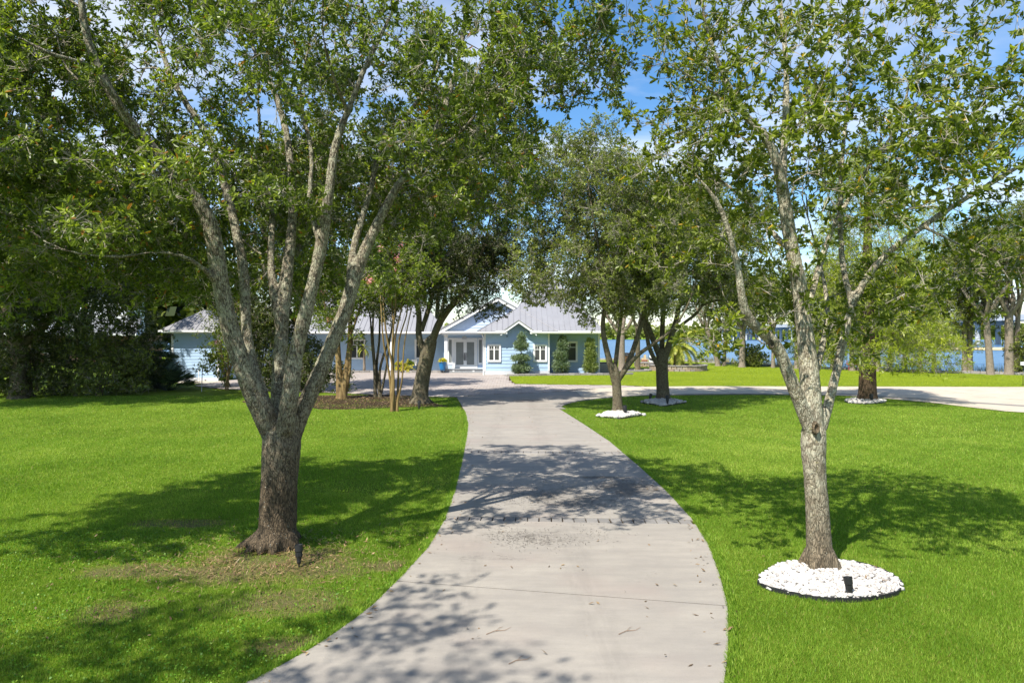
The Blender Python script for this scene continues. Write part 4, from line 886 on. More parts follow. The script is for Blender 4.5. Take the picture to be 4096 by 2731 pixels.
# the big oak left of the driveway: limbs as they stand in the photograph, each at its own depth
x0, y0 = OAK_L; D = y0
SL = .69
def ln(*pts): return [(*at(px, py, D + dd), r * (SL if i else SL * 1.1)) for i, (px, py, dd, r) in enumerate(pts)]
oakL = [
    [(x0 + .02, y0, -.15, .32), (x0, y0, .02, .285), (x0, y0, .18, .268), (x0 + .01, y0, .5, .26), (x0 + .03, y0, 1.0, .248), (x0 + .05, y0, 1.35, .262), (x0 + .06, y0, 1.6, .25), (x0 + .07, y0, 1.8, .16)],
    ln((630, 1010, .02, .19), (606, 950, -.1, .225), (565, 860, -.25, .195), (530, 760, -.35, .175), (507, 650, -.45, .165), (480, 510, -.6, .145), (428, 425, -.8, .12), (340, 330, -1.0, .105), (290, 270, -1.1, .10), (225, 155, -1.3, .085), (195, 60, -1.4, .07), (180, -80, -1.5, .05), (150, -260, -1.6, .02)),
    ln((610, 930, .0, .12), (583, 850, .05, .125), (566, 760, .15, .115), (562, 650, .3, .11), (548, 560, .45, .10), (525, 460, .6, .09), (482, 325, .8, .08), (400, 190, 1.0, .07), (350, 40, 1.2, .055), (320, -120, 1.4, .03)),
    ln((640, 980, .25, .16), (640, 860, .5, .155), (648, 740, .65, .14), (660, 620, .85, .13), (672, 500, 1.1, .11), (668, 380, 1.4, .09), (640, 240, 1.7, .07), (560, 60, 2.1, .045), (500, -100, 2.5, .02)),
    ln((652, 800, .55, .10), (632, 690, .7, .10), (622, 600, .9, .09), (625, 480, 1.3, .07), (600, 330, 1.7, .05), (590, 160, 2.1, .03)),
    ln((655, 990, -.15, .17), (668, 900, -.25, .17), (682, 800, -.25, .15), (712, 680, -.3, .135), (738, 560, -.35, .12), (757, 430, -.4, .10), (772, 330, -.4, .085), (805, 240, -.35, .07), (850, 130, -.3, .055), (905, 20, -.2, .04), (960, -120, 0, .02)),
    ln((735, 560, -.3, .07), (712, 460, -.1, .065), (715, 350, .1, .055), (690, 210, .3, .045), (720, 60, .5, .03), (730, -90, .7, .015)),
    ln((665, 1010, .05, .18), (700, 930, .1, .17), (745, 830, .15, .155), (790, 720, .2, .145), (815, 640, .25, .135), (845, 560, .3, .12), (900, 450, .35, .095), (960, 360, .4, .08), (1010, 280, .45, .07), (1050, 150, .5, .06), (1075, 10, .5, .05), (1100, -160, .5, .025)),
    ln((805, 640, .25, .09), (815, 560, .45, .085), (850, 440, .7, .075), (880, 330, .95, .06), (960, 230, 1.2, .05), (1020, 120, 1.4, .035), (1060, -20, 1.6, .02)),
    ln((505, 660, -.45, .07), (470, 620, -.7, .055), (420, 588, -1.0, .045), (350, 580, -1.2, .038), (260, 590, -1.4, .034), (140, 572, -1.6, .03), (50, 520, -1.8, .024), (-60, 470, -2.0, .012)),
    ln((340, 330, -1.0, .05), (215, 160, -1.5, .05), (130, 130, -1.8, .04), (40, 85, -2.0, .03), (-60, 30, -2.2, .015)),
    ln((440, 430, -.8, .06), (360, 400, -.6, .05), (240, 360, -.2, .04), (120, 330, .2, .03), (0, 310, .5, .015)),
    ln((960, 360, .4, .05), (1050, 310, .1, .045), (1150, 190, -.3, .035), (1240, 60, -.6, .02)),
    ln((800, 260, -.35, .05), (760, 160, -1.0, .04), (740, 40, -1.6, .03), (760, -120, -2.0, .015)),
]
def roots(x, y, r, spec):
    return [[(x, y, .30, r * .8), (x + math.cos(a) * r * 1.0, y + math.sin(a) * r * 1.0, .14, r * .42), (x + math.cos(a) * (r + l * .5), y + math.sin(a) * (r + l * .5), .035, r * .26), (x + math.cos(a) * (r + l), y + math.sin(a) * (r + l), -.06, r * .12)] for a, l in spec]
oakL += roots(x0, y0, .25, ((-2.5, .25), (-3.1, .42), (-1.4, .1), (-.4, .12), (1.2, .3), (2.4, .3), (-1.95, .15)))
rg = np.random.default_rng(21)
keepL = lambda p: (p[:, 1] > 6.0) & (p[:, 2] > 3.15) & ((p[:, 2] < 7.7) | (rg.random(len(p)) < .28)) & ((p[:, 2] < 6.6) | (p[:, 1] > 8.4) | (rg.random(len(p)) < .5)) & ~((np.abs(p[:, 0] - x0) < 1.5) & (p[:, 2] < 6.4) & (p[:, 2] > 5.0) & (p[:, 1] < 9.6) & (rg.random(len(p)) < .6)) & ~((np.abs(p[:, 0] - x0) < 1.0) & (p[:, 2] < 4.3) & (p[:, 1] < 10.4)) & ~((p[:, 0] > -2.6) & (p[:, 2] < 4.3)) & ~((p[:, 0] > .2) & (p[:, 2] < 5.5)) & ~((p[:, 0] > 2.1) & (p[:, 1] < 12))
envL = [((-3.2, 10.2, 7.4), (4.5, 3.9, 3.2), 1.0), ((-5.9, 9.2, 4.9), (2.3, 2.4, 1.7), 1.5), ((-3.8, 7.9, 4.55), (1.05, .8, 1.0), 5.0), ((-1.3, 10.2, 5.7), (1.6, 1.8, 1.4), 1.5), ((.3, 10.4, 7.3), (1.7, 1.7, 1.4), 1.6), ((-3.4, 12.2, 5.2), (2.8, 1.6, 1.5), 1.3), ((-6.4, 11.8, 4.4), (2.4, 2.2, 1.2), 1.2), ((-6.7, 9.4, 7.2), (1.8, 1.8, 1.7), 1.2), ((-8.2, 8.0, 6.2), (2.2, 2.4, 1.8), 2.2)]
def open_front(p, limbs, rng, reach=.34, drop=.75):
    """old limbs have shed the twigs on their bare outer side: thin the foliage growing just in front of them"""
    L = np.concatenate([resample(l, .25) for l in limbs]); L = L[L[:, 3] > .032]; hit = np.zeros(len(p), bool)
    for q in L: hit |= (np.abs(p[:, 0] - q[0]) < reach) & (np.abs(p[:, 2] - q[2]) < reach) & (p[:, 1] < q[1] + .05)
    return p[~(hit & (rng.random(len(p)) < drop))]
attrL = open_front(cloud(envL, 2500, rg, per=8, sigma=.36, keep=keepL), oakL, rg)
make_tree('oak_tree', 'big spreading oak with five grey limbs in the lawn left of the driveway', OAK_L, oakL, attrL, M['bark'], M['leaf_oak'], 3, hero=True, L=.085, Wd=.031, per=24, tw=4, twl=.26, fine=True, zmin=2.6, free=.30, cmax=4, rtip=.0042, voxel=.028, amp=.010)

# the slimmer oak in the white pebble ring
x0, y0 = OAK_R; D = y0; SL = .85
oakR = [
    [(x0, y0, -.1, .19), (x0, y0, .06, .168), (x0 - .01, y0, .35, .155), (x0 - .03, y0, .8, .142), (x0 - .06, y0, 1.2, .136), (x0 - .08, y0, 1.5, .148), (x0 - .08, y0, 1.72, .155), (x0 - .07, y0, 1.95, .11)],
    ln((1868, 980, 0, .13), (1862, 900, .05, .15), (1855, 820, .08, .135), (1846, 740, .1, .122), (1836, 660, .1, .115), (1818, 570, .08, .105), (1804, 480, .05, .095), (1795, 420, 0, .085), (1770, 335, -.05, .065), (1705, 255, -.15, .052), (1660, 170, -.25, .042), (1622, 60, -.35, .03), (1600, -60, -.4, .02)),
    ln((1797, 430, .02, .06), (1802, 330, .15, .055), (1806, 220, .25, .05), (1803, 110, .35, .042), (1790, -20, .45, .03), (1780, -160, .5, .015)),
    ln((1862, 985, -.05, .10), (1840, 930, -.1, .10), (1812, 860, -.18, .095), (1787, 800, -.25, .09), (1760, 770, -.32, .085), (1722, 735, -.4, .08), (1705, 690, -.5, .06), (1692, 600, -.6, .05), (1655, 480, -.7, .035), (1590, 390, -.8, .02)),
    ln((1885, 985, .05, .085), (1905, 920, .1, .072), (1922, 850, .18, .068), (1940, 770, .25, .062), (1962, 690, .3, .06), (2020, 600, .35, .055), (2120, 520, .35, .048), (2220, 455, .3, .042), (2352, 375, .2, .034), (2460, 300, .1, .02)),
    ln((1958, 700, .3, .05), (1935, 600, .6, .05), (1930, 470, .9, .045), (1938, 320, 1.1, .04), (1960, 160, 1.3, .03), (1990, 0, 1.5, .02)),
    ln((1846, 740, .1, .055), (1880, 620, .4, .05), (1915, 520, .6, .045), (1985, 400, .7, .035), (2060, 290, .7, .028), (2100, 150, .6, .02)),
    ln((1820, 580, .1, .045), (1760, 520, .6, .04), (1690, 440, 1.0, .03), (1600, 380, 1.3, .018)),
    ln((1860, 900, .1, .05), (1890, 790, .5, .05), (1900, 700, .8, .045), (1880, 590, 1.2, .035), (1850, 480, 1.6, .02)),
    ln((2120, 520, .35, .03), (2200, 560, .1, .025), (2290, 600, -.2, .018)),
    ln((1705, 255, -.15, .03), (1620, 200, -.4, .026), (1540, 150, -.6, .02), (1450, 120, -.7, .012)),
] + roots(x0, y0, .17, ((-.6, .12), (-2.4, .12), (1.2, .15), (2.6, .12)))
rg = np.random.default_rng(33)
keepR = lambda p: (p[:, 1] > 5.6) & (p[:, 2] > 2.75) & ((p[:, 2] < 7.2) | (rg.random(len(p)) < .45)) & ~((np.abs(p[:, 0] - x0) < .8) & (p[:, 2] > 4.4) & (p[:, 2] < 6.6) & (p[:, 1] < 8.5) & (rg.random(len(p)) < .6)) & ~((np.abs(p[:, 0] - x0 + .1) < .5) & (p[:, 2] < 3.0) & (p[:, 1] < 9.2)) & (p[:, 0] > 1.0 + np.maximum(0, 5.0 - p[:, 2]) * .55) & ~((p[:, 0] > 5.2) & (p[:, 2] < 3.1))
envR = [((4.1, 9.1, 6.0), (2.9, 2.5, 2.5), 1.0), ((2.7, 8.9, 5.9), (1.3, 1.5, 1.5), 1.3), ((5.7, 8.9, 5.0), (1.4, 1.7, 1.5), 1.7), ((3.2, 8.6, 3.3), (.95, .8, .8), 3.0), ((2.8, 8.8, 4.3), (1.0, 1.0, .8), 1.8), ((4.5, 8.9, 3.5), (.95, 1.0, .8), 2.0), ((6.1, 9.3, 4.0), (1.1, 1.2, .7), 1.8), ((4.9, 9.6, 3.9), (1.0, 1.0, .8), 1.6)]
attrR = open_front(cloud(envR, 1060, rg, per=7, sigma=.34, keep=keepR), oakR, rg, .26, .7)
make_tree('oak_tree', 'slim pale-barked oak rising from the ring of white pebbles', OAK_R, oakR, attrR, M['bark_pale'], M['leaf_bright'], 5, hero=True, L=.088, Wd=.034, per=20, tw=2, twl=.25, fine=True, zmin=1.9, free=.3, cmax=4, rtip=.0038, voxel=.022, amp=.006)

# oak behind the viewer on the left: out of the picture, it throws the dappled shade on the near drive
rg = np.random.default_rng(8)
make_tree('oak_tree', 'oak standing beside the near end of the driveway, throwing dappled shade', (-7.4, -1.2), auto_limbs(rg, (-7.4, -1.2), .24, 2.4, 9.5, 3.4, 6), cloud([((-7.0, -.6, 8.2), (4.3, 3.8, 2.4)), ((-5.4, 1.4, 7.4), (2.6, 2.4, 1.3), 1.2)], 480, rg, per=9, sigma=.34, keep=lambda p: (p[:, 2] > 6.1) & (p[:, 1] < 4.6)), M['bark'], M['leaf_oak'], 9, L=.11, Wd=.045, per=14, tw=3, twl=.34, zmin=2, step=.4, cmax=4)

# driveway oaks further on
def mid(base_px, name_label, limbs_px, env, n, seed, bark='bark_dark', leaf='leaf_mid', r=.2, group=None, keep=None, **kw):
    global D
    bx, by = ground(*base_px); D = by; rgm = np.random.default_rng(seed)
    tr = [(bx, by, -.1, r * 1.5), (bx, by, .08, r * 1.25), (bx, by, .35, r * 1.02)] + [(*at(px, py, by), rr) for px, py, rr in limbs_px[0]]
    lim = [tr] + [[(*at(px, py, by + dd), rr) for px, py, dd, rr in l] for l in limbs_px[1:]] + roots(bx, by, r * .9, ((-2.2, r), (-.8, r), (.6, r), (2.4, r)))
    at_ = cloud([((bx + c[0], by + c[1], c[2]), rr, w) for c, rr, w in env], n, rgm, per=9, sigma=.42, keep=keep)
    opt = dict(L=.095, Wd=.042, per=24, tw=5, twl=.36, step=.3, rtip=.006, zmin=1.6, cmax=3); opt.update(kw)
    return make_tree('oak_tree', name_label, (bx, by), lim, at_, M[bark], M[leaf], seed, group=group, **opt)
mid((2470, 1655), 'small dark-trunked oak in a white stone square beside the driveway, its limbs forking low', [[(1416, 880, .17), (1412, 850, .16), (1411, 835, .12)],
    [(1413, 880, 0, .13), (1400, 830, -.1, .12), (1388, 780, -.2, .10), (1385, 740, -.3, .085), (1390, 660, -.5, .06), (1370, 540, -.7, .04), (1350, 420, -.8, .02)],
    [(1414, 880, 0, .12), (1440, 840, .1, .11), (1462, 780, .2, .095), (1485, 700, .3, .08), (1500, 620, .4, .06), (1490, 500, .5, .04), (1500, 380, .6, .02)],
    [(1425, 865, 0, .09), (1460, 820, -.3, .08), (1500, 790, -.6, .065), (1545, 755, -.8, .05), (1580, 700, -1, .035), (1600, 640, -1.1, .02)],
    [(1412, 850, .1, .09), (1420, 780, .5, .08), (1430, 690, .8, .06), (1440, 560, 1.0, .045), (1430, 430, 1.2, .02)]],
    [((-.3, 0, 6.9), (2.6, 2.6, 2.9), 1), ((.6, 0, 4.9), (2.4, 2.2, 1.3), 1.2), ((-1.4, .2, 4.7), (1.4, 1.6, 1.2), 1.0), ((-.5, 0, 9.2), (2.3, 2.2, 1.5), 1.0), ((-2.6, .2, 6.4), (1.6, 1.7, 2.2), 1.2), ((-2.2, .3, 8.9), (1.9, 1.9, 1.9), 1.0), ((1.7, .2, 7.8), (2.0, 2.0, 2.4), 1.0)], 1550, 41, r=.19, leaf='leaf_mid', keep=lambda p: (p[:, 2] > 3.3))
mid((2652, 1604), 'stout dark oak in a white stone diamond, spreading crooked limbs', [[(1521, 870, .28), (1520, 830, .27), (1520, 800, .18)],
    [(1520, 830, 0, .15), (1500, 780, .1, .13), (1485, 740, .2, .12), (1470, 690, .3, .09), (1455, 630, .4, .06), (1440, 540, .5, .03)],
    [(1515, 850, 0, .1), (1492, 800, -.2, .10), (1486, 770, -.3, .09), (1478, 740, -.4, .08), (1480, 680, -.5, .06), (1470, 580, -.5, .03)],
    [(1524, 830, 0, .16), (1540, 780, -.1, .14), (1552, 740, -.2, .12), (1560, 700, -.3, .10), (1575, 620, -.4, .06), (1590, 510, -.5, .03)],
    [(1548, 760, -.15, .08), (1580, 735, -.3, .07), (1600, 720, -.4, .065), (1615, 700, -.5, .06), (1650, 690, -.6, .05), (1690, 692, -.7, .035)],
    [(1560, 705, -.3, .07), (1590, 680, -.6, .06), (1640, 665, -.9, .05), (1700, 650, -1.1, .03)],
    [(1520, 820, .2, .12), (1522, 740, .5, .11), (1528, 640, .8, .08), (1530, 500, 1.0, .04)]],
    [((0, 0, 7.0), (3.7, 3.2, 2.8), 1), ((1.5, -.2, 5.0), (2.4, 2.2, 1.0), 1.3), ((-1.3, .3, 5.2), (2.2, 2.2, 1.2), 1.0), ((.2, .3, 9.0), (2.6, 2.4, 1.3), .8), ((3.2, 0, 5.6), (2.0, 2.0, 1.6), 1.2), ((3.0, 0, 8.0), (2.2, 2.4, 1.9), 1.0)], 1600, 43, r=.30, leaf='leaf_mid', keep=lambda p: (p[:, 2] > 4.0))
mid((1680, 1612), 'dark oak leaning right, in the mulch bed left of the driveway', [[(970, 870, .33), (985, 800, .31), (995, 770, .2)],
    [(985, 810, 0, .17), (1005, 750, -.1, .165), (1030, 710, -.2, .15), (1055, 685, -.3, .11), (1080, 640, -.4, .08), (1110, 570, -.5, .05), (1130, 480, -.5, .025)],
    [(975, 820, 0, .15), (962, 770, .1, .14), (962, 720, .2, .12), (950, 640, .3, .09), (930, 520, .4, .06), (920, 380, .5, .03)],
    [(968, 760, .1, .11), (990, 690, .4, .10), (1010, 600, .6, .08), (1020, 480, .8, .05), (1010, 350, 1.0, .025)]],
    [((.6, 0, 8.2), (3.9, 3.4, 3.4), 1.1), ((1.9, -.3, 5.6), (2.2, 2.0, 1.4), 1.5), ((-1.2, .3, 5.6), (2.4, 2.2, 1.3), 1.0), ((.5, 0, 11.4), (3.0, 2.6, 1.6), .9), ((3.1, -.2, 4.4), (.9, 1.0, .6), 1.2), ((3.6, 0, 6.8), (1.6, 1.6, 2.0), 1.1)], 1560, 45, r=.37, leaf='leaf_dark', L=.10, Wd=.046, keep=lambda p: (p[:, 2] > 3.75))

# crape myrtles: many smooth stems from one foot
def myrtle(label, bx, by, stems, env, n, seed, leafm='leaf_myrtle', r=.055, bark='bark_myrtle', flowers=0, **kw):
    rgm = np.random.default_rng(seed); L = []
    for (tx, ty, tz, rr) in stems:
        a = np.array([bx + (tx - bx) * .12 + rgm.normal(0, .04), by + (ty - by) * .12 + rgm.normal(0, .04), -.05]); e = np.array([tx, ty, tz]); p = [(*a, rr * 1.35), (*(a + (0, 0, .2)), rr * 1.1)]
        for t in (.3, .6, .85, 1): q = a + (e - a) * np.array([t ** 1.3, t ** 1.3, t]) + rgm.normal(0, .07, 3) * (t < 1) * [1, 1, 0]; p.append((*q, rr * (1 - .55 * t)))
        L.append(p)
    opt = dict(L=.085, Wd=.05, per=18, tw=4, twl=.30, step=.28, rtip=.004, zmin=2.2, free=.55); opt.update(kw)
    t = make_tree('crape_myrtle', label, (bx, by), L, cloud([((bx + c[0], by + c[1], c[2]), rr, w) for c, rr, w in env], n, rgm, per=8, sigma=.3, keep=lambda p: p[:, 2] > 2.5), M[bark], M[leafm], seed, **opt)
    if flowers:
        c, rr, w = env[0]
        for i in range(flowers):
            q = rgm.normal(size=(70, 3)) * .085; a = unit(rgm.normal(size=3)); ctr = np.array([c[0], c[1], c[2]]) + a * np.array(rr) * .95; ctr[2] = max(ctr[2], 2.6); ctr[1] = min(ctr[1], c[1])
            V, Fc, at_ = leaves(q + ctr, unit(q), 1, .075, .075, rgm, False); obj_np('blossom', V, Fc, M['leaf_flower'], t, attr=at_)
    return t
bx, by = ground(1575, 1645)
myrtle('crape myrtle with a fan of slender tan stems nearest the driveway in the mulch bed', bx, by, [(bx + a, by + b_, c, r_) for a, b_, c, r_ in ((-.55, .1, 4.6, .05), (-.33, -.1, 4.9, .055), (-.12, .2, 4.7, .06), (.1, -.1, 5.0, .05), (.28, .1, 4.8, .055), (.5, 0, 4.6, .05), (.75, .1, 4.3, .04))], [((.1, 0, 5.3), (1.3, 1.2, 1.4), 1)], 260, 51, flowers=5)
bx, by = ground(1505, 1588)
myrtle('shaded crape myrtle with dark crooked stems behind the tan-stemmed one', bx, by, [(bx + a, by + b_, c, r_) for a, b_, c, r_ in ((-.5, .1, 4.6, .07), (-.15, -.1, 4.9, .085), (.25, .2, 4.7, .08), (.95, .1, 4.8, .075), (1.25, -.2, 4.6, .06))], [((.2, 0, 5.4), (1.7, 1.4, 1.5), 1)], 300, 53, leafm='leaf_mid', bark='bark_dark')
bx, by = ground(1365, 1593)
myrtle('old crape myrtle with two stout golden trunks and flared roots', bx, by, [(bx - .35, by, 4.2, .19), (bx + .55, by + .1, 4.4, .20), (bx - .9, by + .2, 4.8, .08), (bx + 1.0, by - .1, 4.9, .08)], [((0, 0, 5.2), (2.0, 1.6, 1.8), 1), ((-.3, -.6, 3.4), (1.0, .6, .6), 1.2), ((.9, -.4, 3.0), (.7, .5, .5), 1.2)], 420, 55, flowers=4, r=.1)
bx, by = ground(905, 1560)
myrtle('bushy yellow-green crape myrtle with pink blossoms in front of the garage', bx, by, [(bx + a, by + b_, c, r_) for a, b_, c, r_ in ((-.4, 0, 3.2, .04), (0, .2, 3.8, .045), (.4, -.1, 3.4, .04), (.9, .1, 3.6, .04))], [((.3, 0, 3.3), (1.1, .9, 1.5), 1.3), ((1.9, .4, 4.0), (1.4, 1.0, 1.0), 1)], 330, 57, flowers=7, zmin=1.0, per=8)
# ------------------------------------------------------------------ woods on the left, shore trees on the right
def simple_tree(label, base, r, fork, h, spread, env, n, seed, bark='bark_dark', leaf='leaf_dark', name='oak_tree', group=None, lean=(0, 0), zk=3.0, **kw):
    rgm = np.random.default_rng(seed); bx, by = base
    opt = dict(L=.15, Wd=.07, per=22, tw=5, twl=.55, step=.4, rtip=.008, zmin=fork * .8); opt.update(kw)
    keep = opt.pop('keep', None)
    k = (lambda p: p[:, 2] > zk) if keep is None else (lambda p: (p[:, 2] > zk) & keep(p))
    return make_tree(name, label, base, auto_limbs(rgm, base, r, fork, h, spread, 5, lean), cloud([((bx + c[0], by + c[1], c[2]), rr, w) for c, rr, w in env], n, rgm, per=9, sigma=.55, keep=k), M[bark], M[leaf], seed, group=group, **opt)
G1 = 'oaks of the wood behind the left lawn'
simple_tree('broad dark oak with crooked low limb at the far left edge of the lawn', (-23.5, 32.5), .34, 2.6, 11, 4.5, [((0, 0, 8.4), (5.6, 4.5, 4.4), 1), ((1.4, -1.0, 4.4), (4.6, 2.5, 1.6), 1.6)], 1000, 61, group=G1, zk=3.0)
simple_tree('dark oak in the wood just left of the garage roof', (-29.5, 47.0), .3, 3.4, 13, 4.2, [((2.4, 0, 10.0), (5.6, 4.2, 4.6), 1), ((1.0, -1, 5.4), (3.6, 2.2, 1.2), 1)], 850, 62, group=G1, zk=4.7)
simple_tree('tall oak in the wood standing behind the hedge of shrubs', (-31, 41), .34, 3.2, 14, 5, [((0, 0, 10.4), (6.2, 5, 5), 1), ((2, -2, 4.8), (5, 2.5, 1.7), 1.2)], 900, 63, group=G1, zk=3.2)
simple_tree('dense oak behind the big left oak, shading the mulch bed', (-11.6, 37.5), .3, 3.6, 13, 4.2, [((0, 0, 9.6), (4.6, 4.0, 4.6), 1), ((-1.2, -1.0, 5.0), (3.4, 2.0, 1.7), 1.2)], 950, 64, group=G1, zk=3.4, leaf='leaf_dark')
simple_tree('lighter green oak in the left wood reaching over the lawn', (-23.6, 27.0), .26, 3.4, 12, 4, [((1.6, .5, 8.2), (5.2, 3.6, 3.8), 1)], 700, 65, group=G1, zk=5.2, leaf='leaf_mid')
simple_tree('oak beyond the blue house roof, only its dark top showing', (-8, 72), .35, 4, 14, 5, [((0, 0, 10.6), (6.5, 5, 4.5), 1)], 420, 66, leaf='leaf_mid', zk=4.8, L=.22, Wd=.11)

# shrubs along the left edge
def shrub(label, base, env, n, seed, leaf='leaf_dark', group=None, L=.12, Wd=.05, per=16, **kw):
    rgm = np.random.default_rng(seed); bx, by = base; L_ = []
    for i in range(6):
        a = rgm.uniform(0, 6.28); s = rgm.uniform(.2, .9); h = env[0][0][2] + env[0][1][2] * .5
        L_.append([(bx + rgm.normal(0, .1), by + rgm.normal(0, .1), -.05, .04), (bx + math.cos(a) * s * .5, by + math.sin(a) * s * .5, h * .5, .03), (bx + math.cos(a) * s, by + math.sin(a) * s, h, .012)])
    opt = dict(twl=.34, step=.3, rtip=.005, zmin=.05, free=.1, tw=4); opt.update(kw)
    return make_tree('shrub', label, base, L_, cloud([((bx + c[0], by + c[1], c[2]), rr, w) for c, rr, w in env], n, rgm, per=9, sigma=.34, keep=lambda p: p[:, 2] > .08), M['bark_dark'], M[leaf], seed, group=group, L=L, Wd=Wd, per=per, cat='shrub', **opt)
G2 = 'shrubs along the left edge of the lawn'
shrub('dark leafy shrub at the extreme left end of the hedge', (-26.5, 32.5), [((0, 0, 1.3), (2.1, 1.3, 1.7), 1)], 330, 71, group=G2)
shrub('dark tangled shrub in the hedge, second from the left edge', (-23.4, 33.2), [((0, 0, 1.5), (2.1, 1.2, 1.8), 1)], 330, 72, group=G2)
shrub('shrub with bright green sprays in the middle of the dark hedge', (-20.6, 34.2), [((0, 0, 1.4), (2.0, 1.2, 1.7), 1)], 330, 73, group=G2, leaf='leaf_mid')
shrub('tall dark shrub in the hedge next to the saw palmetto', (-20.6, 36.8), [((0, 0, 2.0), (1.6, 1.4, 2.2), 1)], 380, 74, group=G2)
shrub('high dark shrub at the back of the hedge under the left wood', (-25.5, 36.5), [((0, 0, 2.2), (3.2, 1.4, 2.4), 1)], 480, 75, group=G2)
shrub('dark evergreen shrub behind the fork of the big left oak', (-12.6, 37.2), [((0, 0, 1.8), (2.3, 1.2, 2.1), 1)], 420, 76)
shrub('tall bright green bush between the garage and the mulch bed', (-14.6, 39.2), [((0, 0, 2.6), (1.7, 1.1, 2.3), 1)], 360, 79, leaf='leaf_myrtle', L=.1, Wd=.055)
shrub('low dark shrub at the left rear corner of the mulch bed', (-10.4, 36.2), [((0, 0, .8), (1.4, .9, .9), 1)], 180, 77)
shrub('leggy yellow-green shrub against the garage siding', (-16.7, 40.0), [((0, 0, 1.6), (1.0, .8, 1.7), 1)], 190, 78, leaf='leaf_myrtle', L=.1, Wd=.05)

# saw palmettos and yuccas: fans of stiff blades
def fan_mesh(name, m, seed, blades=18, size=.55, arc=2.6, width=.035):
    rgm = np.random.default_rng(seed); V, Fc, a_ = [], [], []
    for i in range(blades):
        a = -arc / 2 + arc * i / (blades - 1); l = size * (1 - .18 * abs(a) / (arc / 2)) * rgm.uniform(.9, 1.05); d = np.array([math.sin(a), 0, math.cos(a)]); s = np.array([math.cos(a), 0, -math.sin(a)]) * width * .5; n = np.array([0, 1., 0])
        dr = rgm.uniform(.0, .14); b = len(V)
        V += [d * .02, d * l * .45 + s + n * .02, d * l - n * dr, d * l * .45 - s + n * .02]; Fc.append((b, b + 1, b + 2, b + 3)); a_ += [rgm.uniform(.1, .9)] * 4
    return mesh_np(name, np.array(V), np.array(Fc), [m], attr=a_)
FAN = [fan_mesh('palmetto_fan', M['leaf_palmetto'], s) for s in (1, 2, 3)]
def palmetto(label, base, n, h, w, seed):
    rgm = np.random.default_rng(seed); root = empty('saw_palmetto', (*base, 0)); tag(root, label, 'palmetto', 'saw palmettos by the left hedge'); st = MB()
    for i in range(n):
        a = rgm.uniform(0, 2 * math.pi); q = rgm.random() ** .6; z = h * (1 - q ** 1.6 * .85) * rgm.uniform(.55, 1.0) + .12; p = Vector((math.cos(a) * w * q, math.sin(a) * w * q * .7, z))
        out = Vector((math.cos(a), math.sin(a) - .35, .55 + .5 * (1 - q))).normalized()
        o = bpy.data.objects.new('fan_leaf', FAN[i % 3]); o.rotation_mode = 'QUATERNION'; o.rotation_quaternion = out.to_track_quat('Z', 'Y'); o.location = p; s = rgm.uniform(1.0, 1.5); o.scale = (s, s, s); link(o, root)
        st.tube([(p.x * .15, p.y * .15, .02), (p.x * .6, p.y * .6, z * .65), tuple(p)], .010, 3)
    st.build('stems', M['leaf_palmetto'], root)
palmetto('large blue-green saw palmetto beside the pale garage wall', (-19.9, 38.4), 130, 2.3, 1.75, 81)
palmetto('lower saw palmetto at the foot of the garage clump', (-18.7, 37.2), 60, 1.1, 1.2, 82)

# white shore-side trunks with thin crowns, and feathery cypresses
G3 = 'trees on the lake bank'
def shore_pt(px, py=None, d=None): 
    return ground(px, py) if d is None else ((px - 2048) / F * d, d)
SH = [(2872, 1465, .26, (-1.1, 0), 'forked shore tree with a leaning trunk, left end of the bank'), (2898, 1463, .17, (.1, 0), 'straight slim shore tree close behind the leaning fork'), (2968, 1470, .30, (.1, 0), 'pale shore tree forking above a round bush'),
      (3092, 1472, .17, (.05, 0), 'thin dark shore trunk seen past the slim oak limb'), (3188, 1476, .25, (0, 0), 'dark shore trunk close left of the slim oak'), (3410, 1484, .22, (-.2, 0), 'pale shore tree beside the pink flamingos'),
      (3440, 1484, .26, (.3, 0), 'pale shore tree partly hidden by the dark cypress trunk'), (3512, 1487, .2, (0, 0), 'shore tree with a flared foot right of the dark cypress'), (3858, 1494, .2, (0, 0), 'twin shore trunk, the darker left one'),
      (3880, 1494, .22, (0, 0), 'twin shore trunk, the straighter right one'), (3962, 1500, .27, (-.4, 0), 'pale leaning shore trunk in front of the sandbar'), (4036, 1500, .33, (0, 0), 'stout grey shore tree near the right edge'), (4062, 1499, .2, (.2, 0), 'thin trunk just right of the stout grey shore tree')]
for i, (px, py, r, lean, lab) in enumerate(SH):
    b = shore_pt(px, py); far = px > 3900
    simple_tree(lab, b, r * .85, 3.7 if not far else 4.6, 9.5 if not far else 11.5, 1.8 if not far else 3.2, [((0, 0, 6.6 if not far else 9.6), (2.8, 2.2, 3.2) if not far else (3.6, 3.0, 3.8), 1)], 190 if not far else 300, 100 + i, bark='bark_shore', leaf='leaf_mid', name='shore_tree', group=G3, lean=lean, zk=3.3 if not far else 4.0, L=.14, Wd=.06, per=22, step=.5)
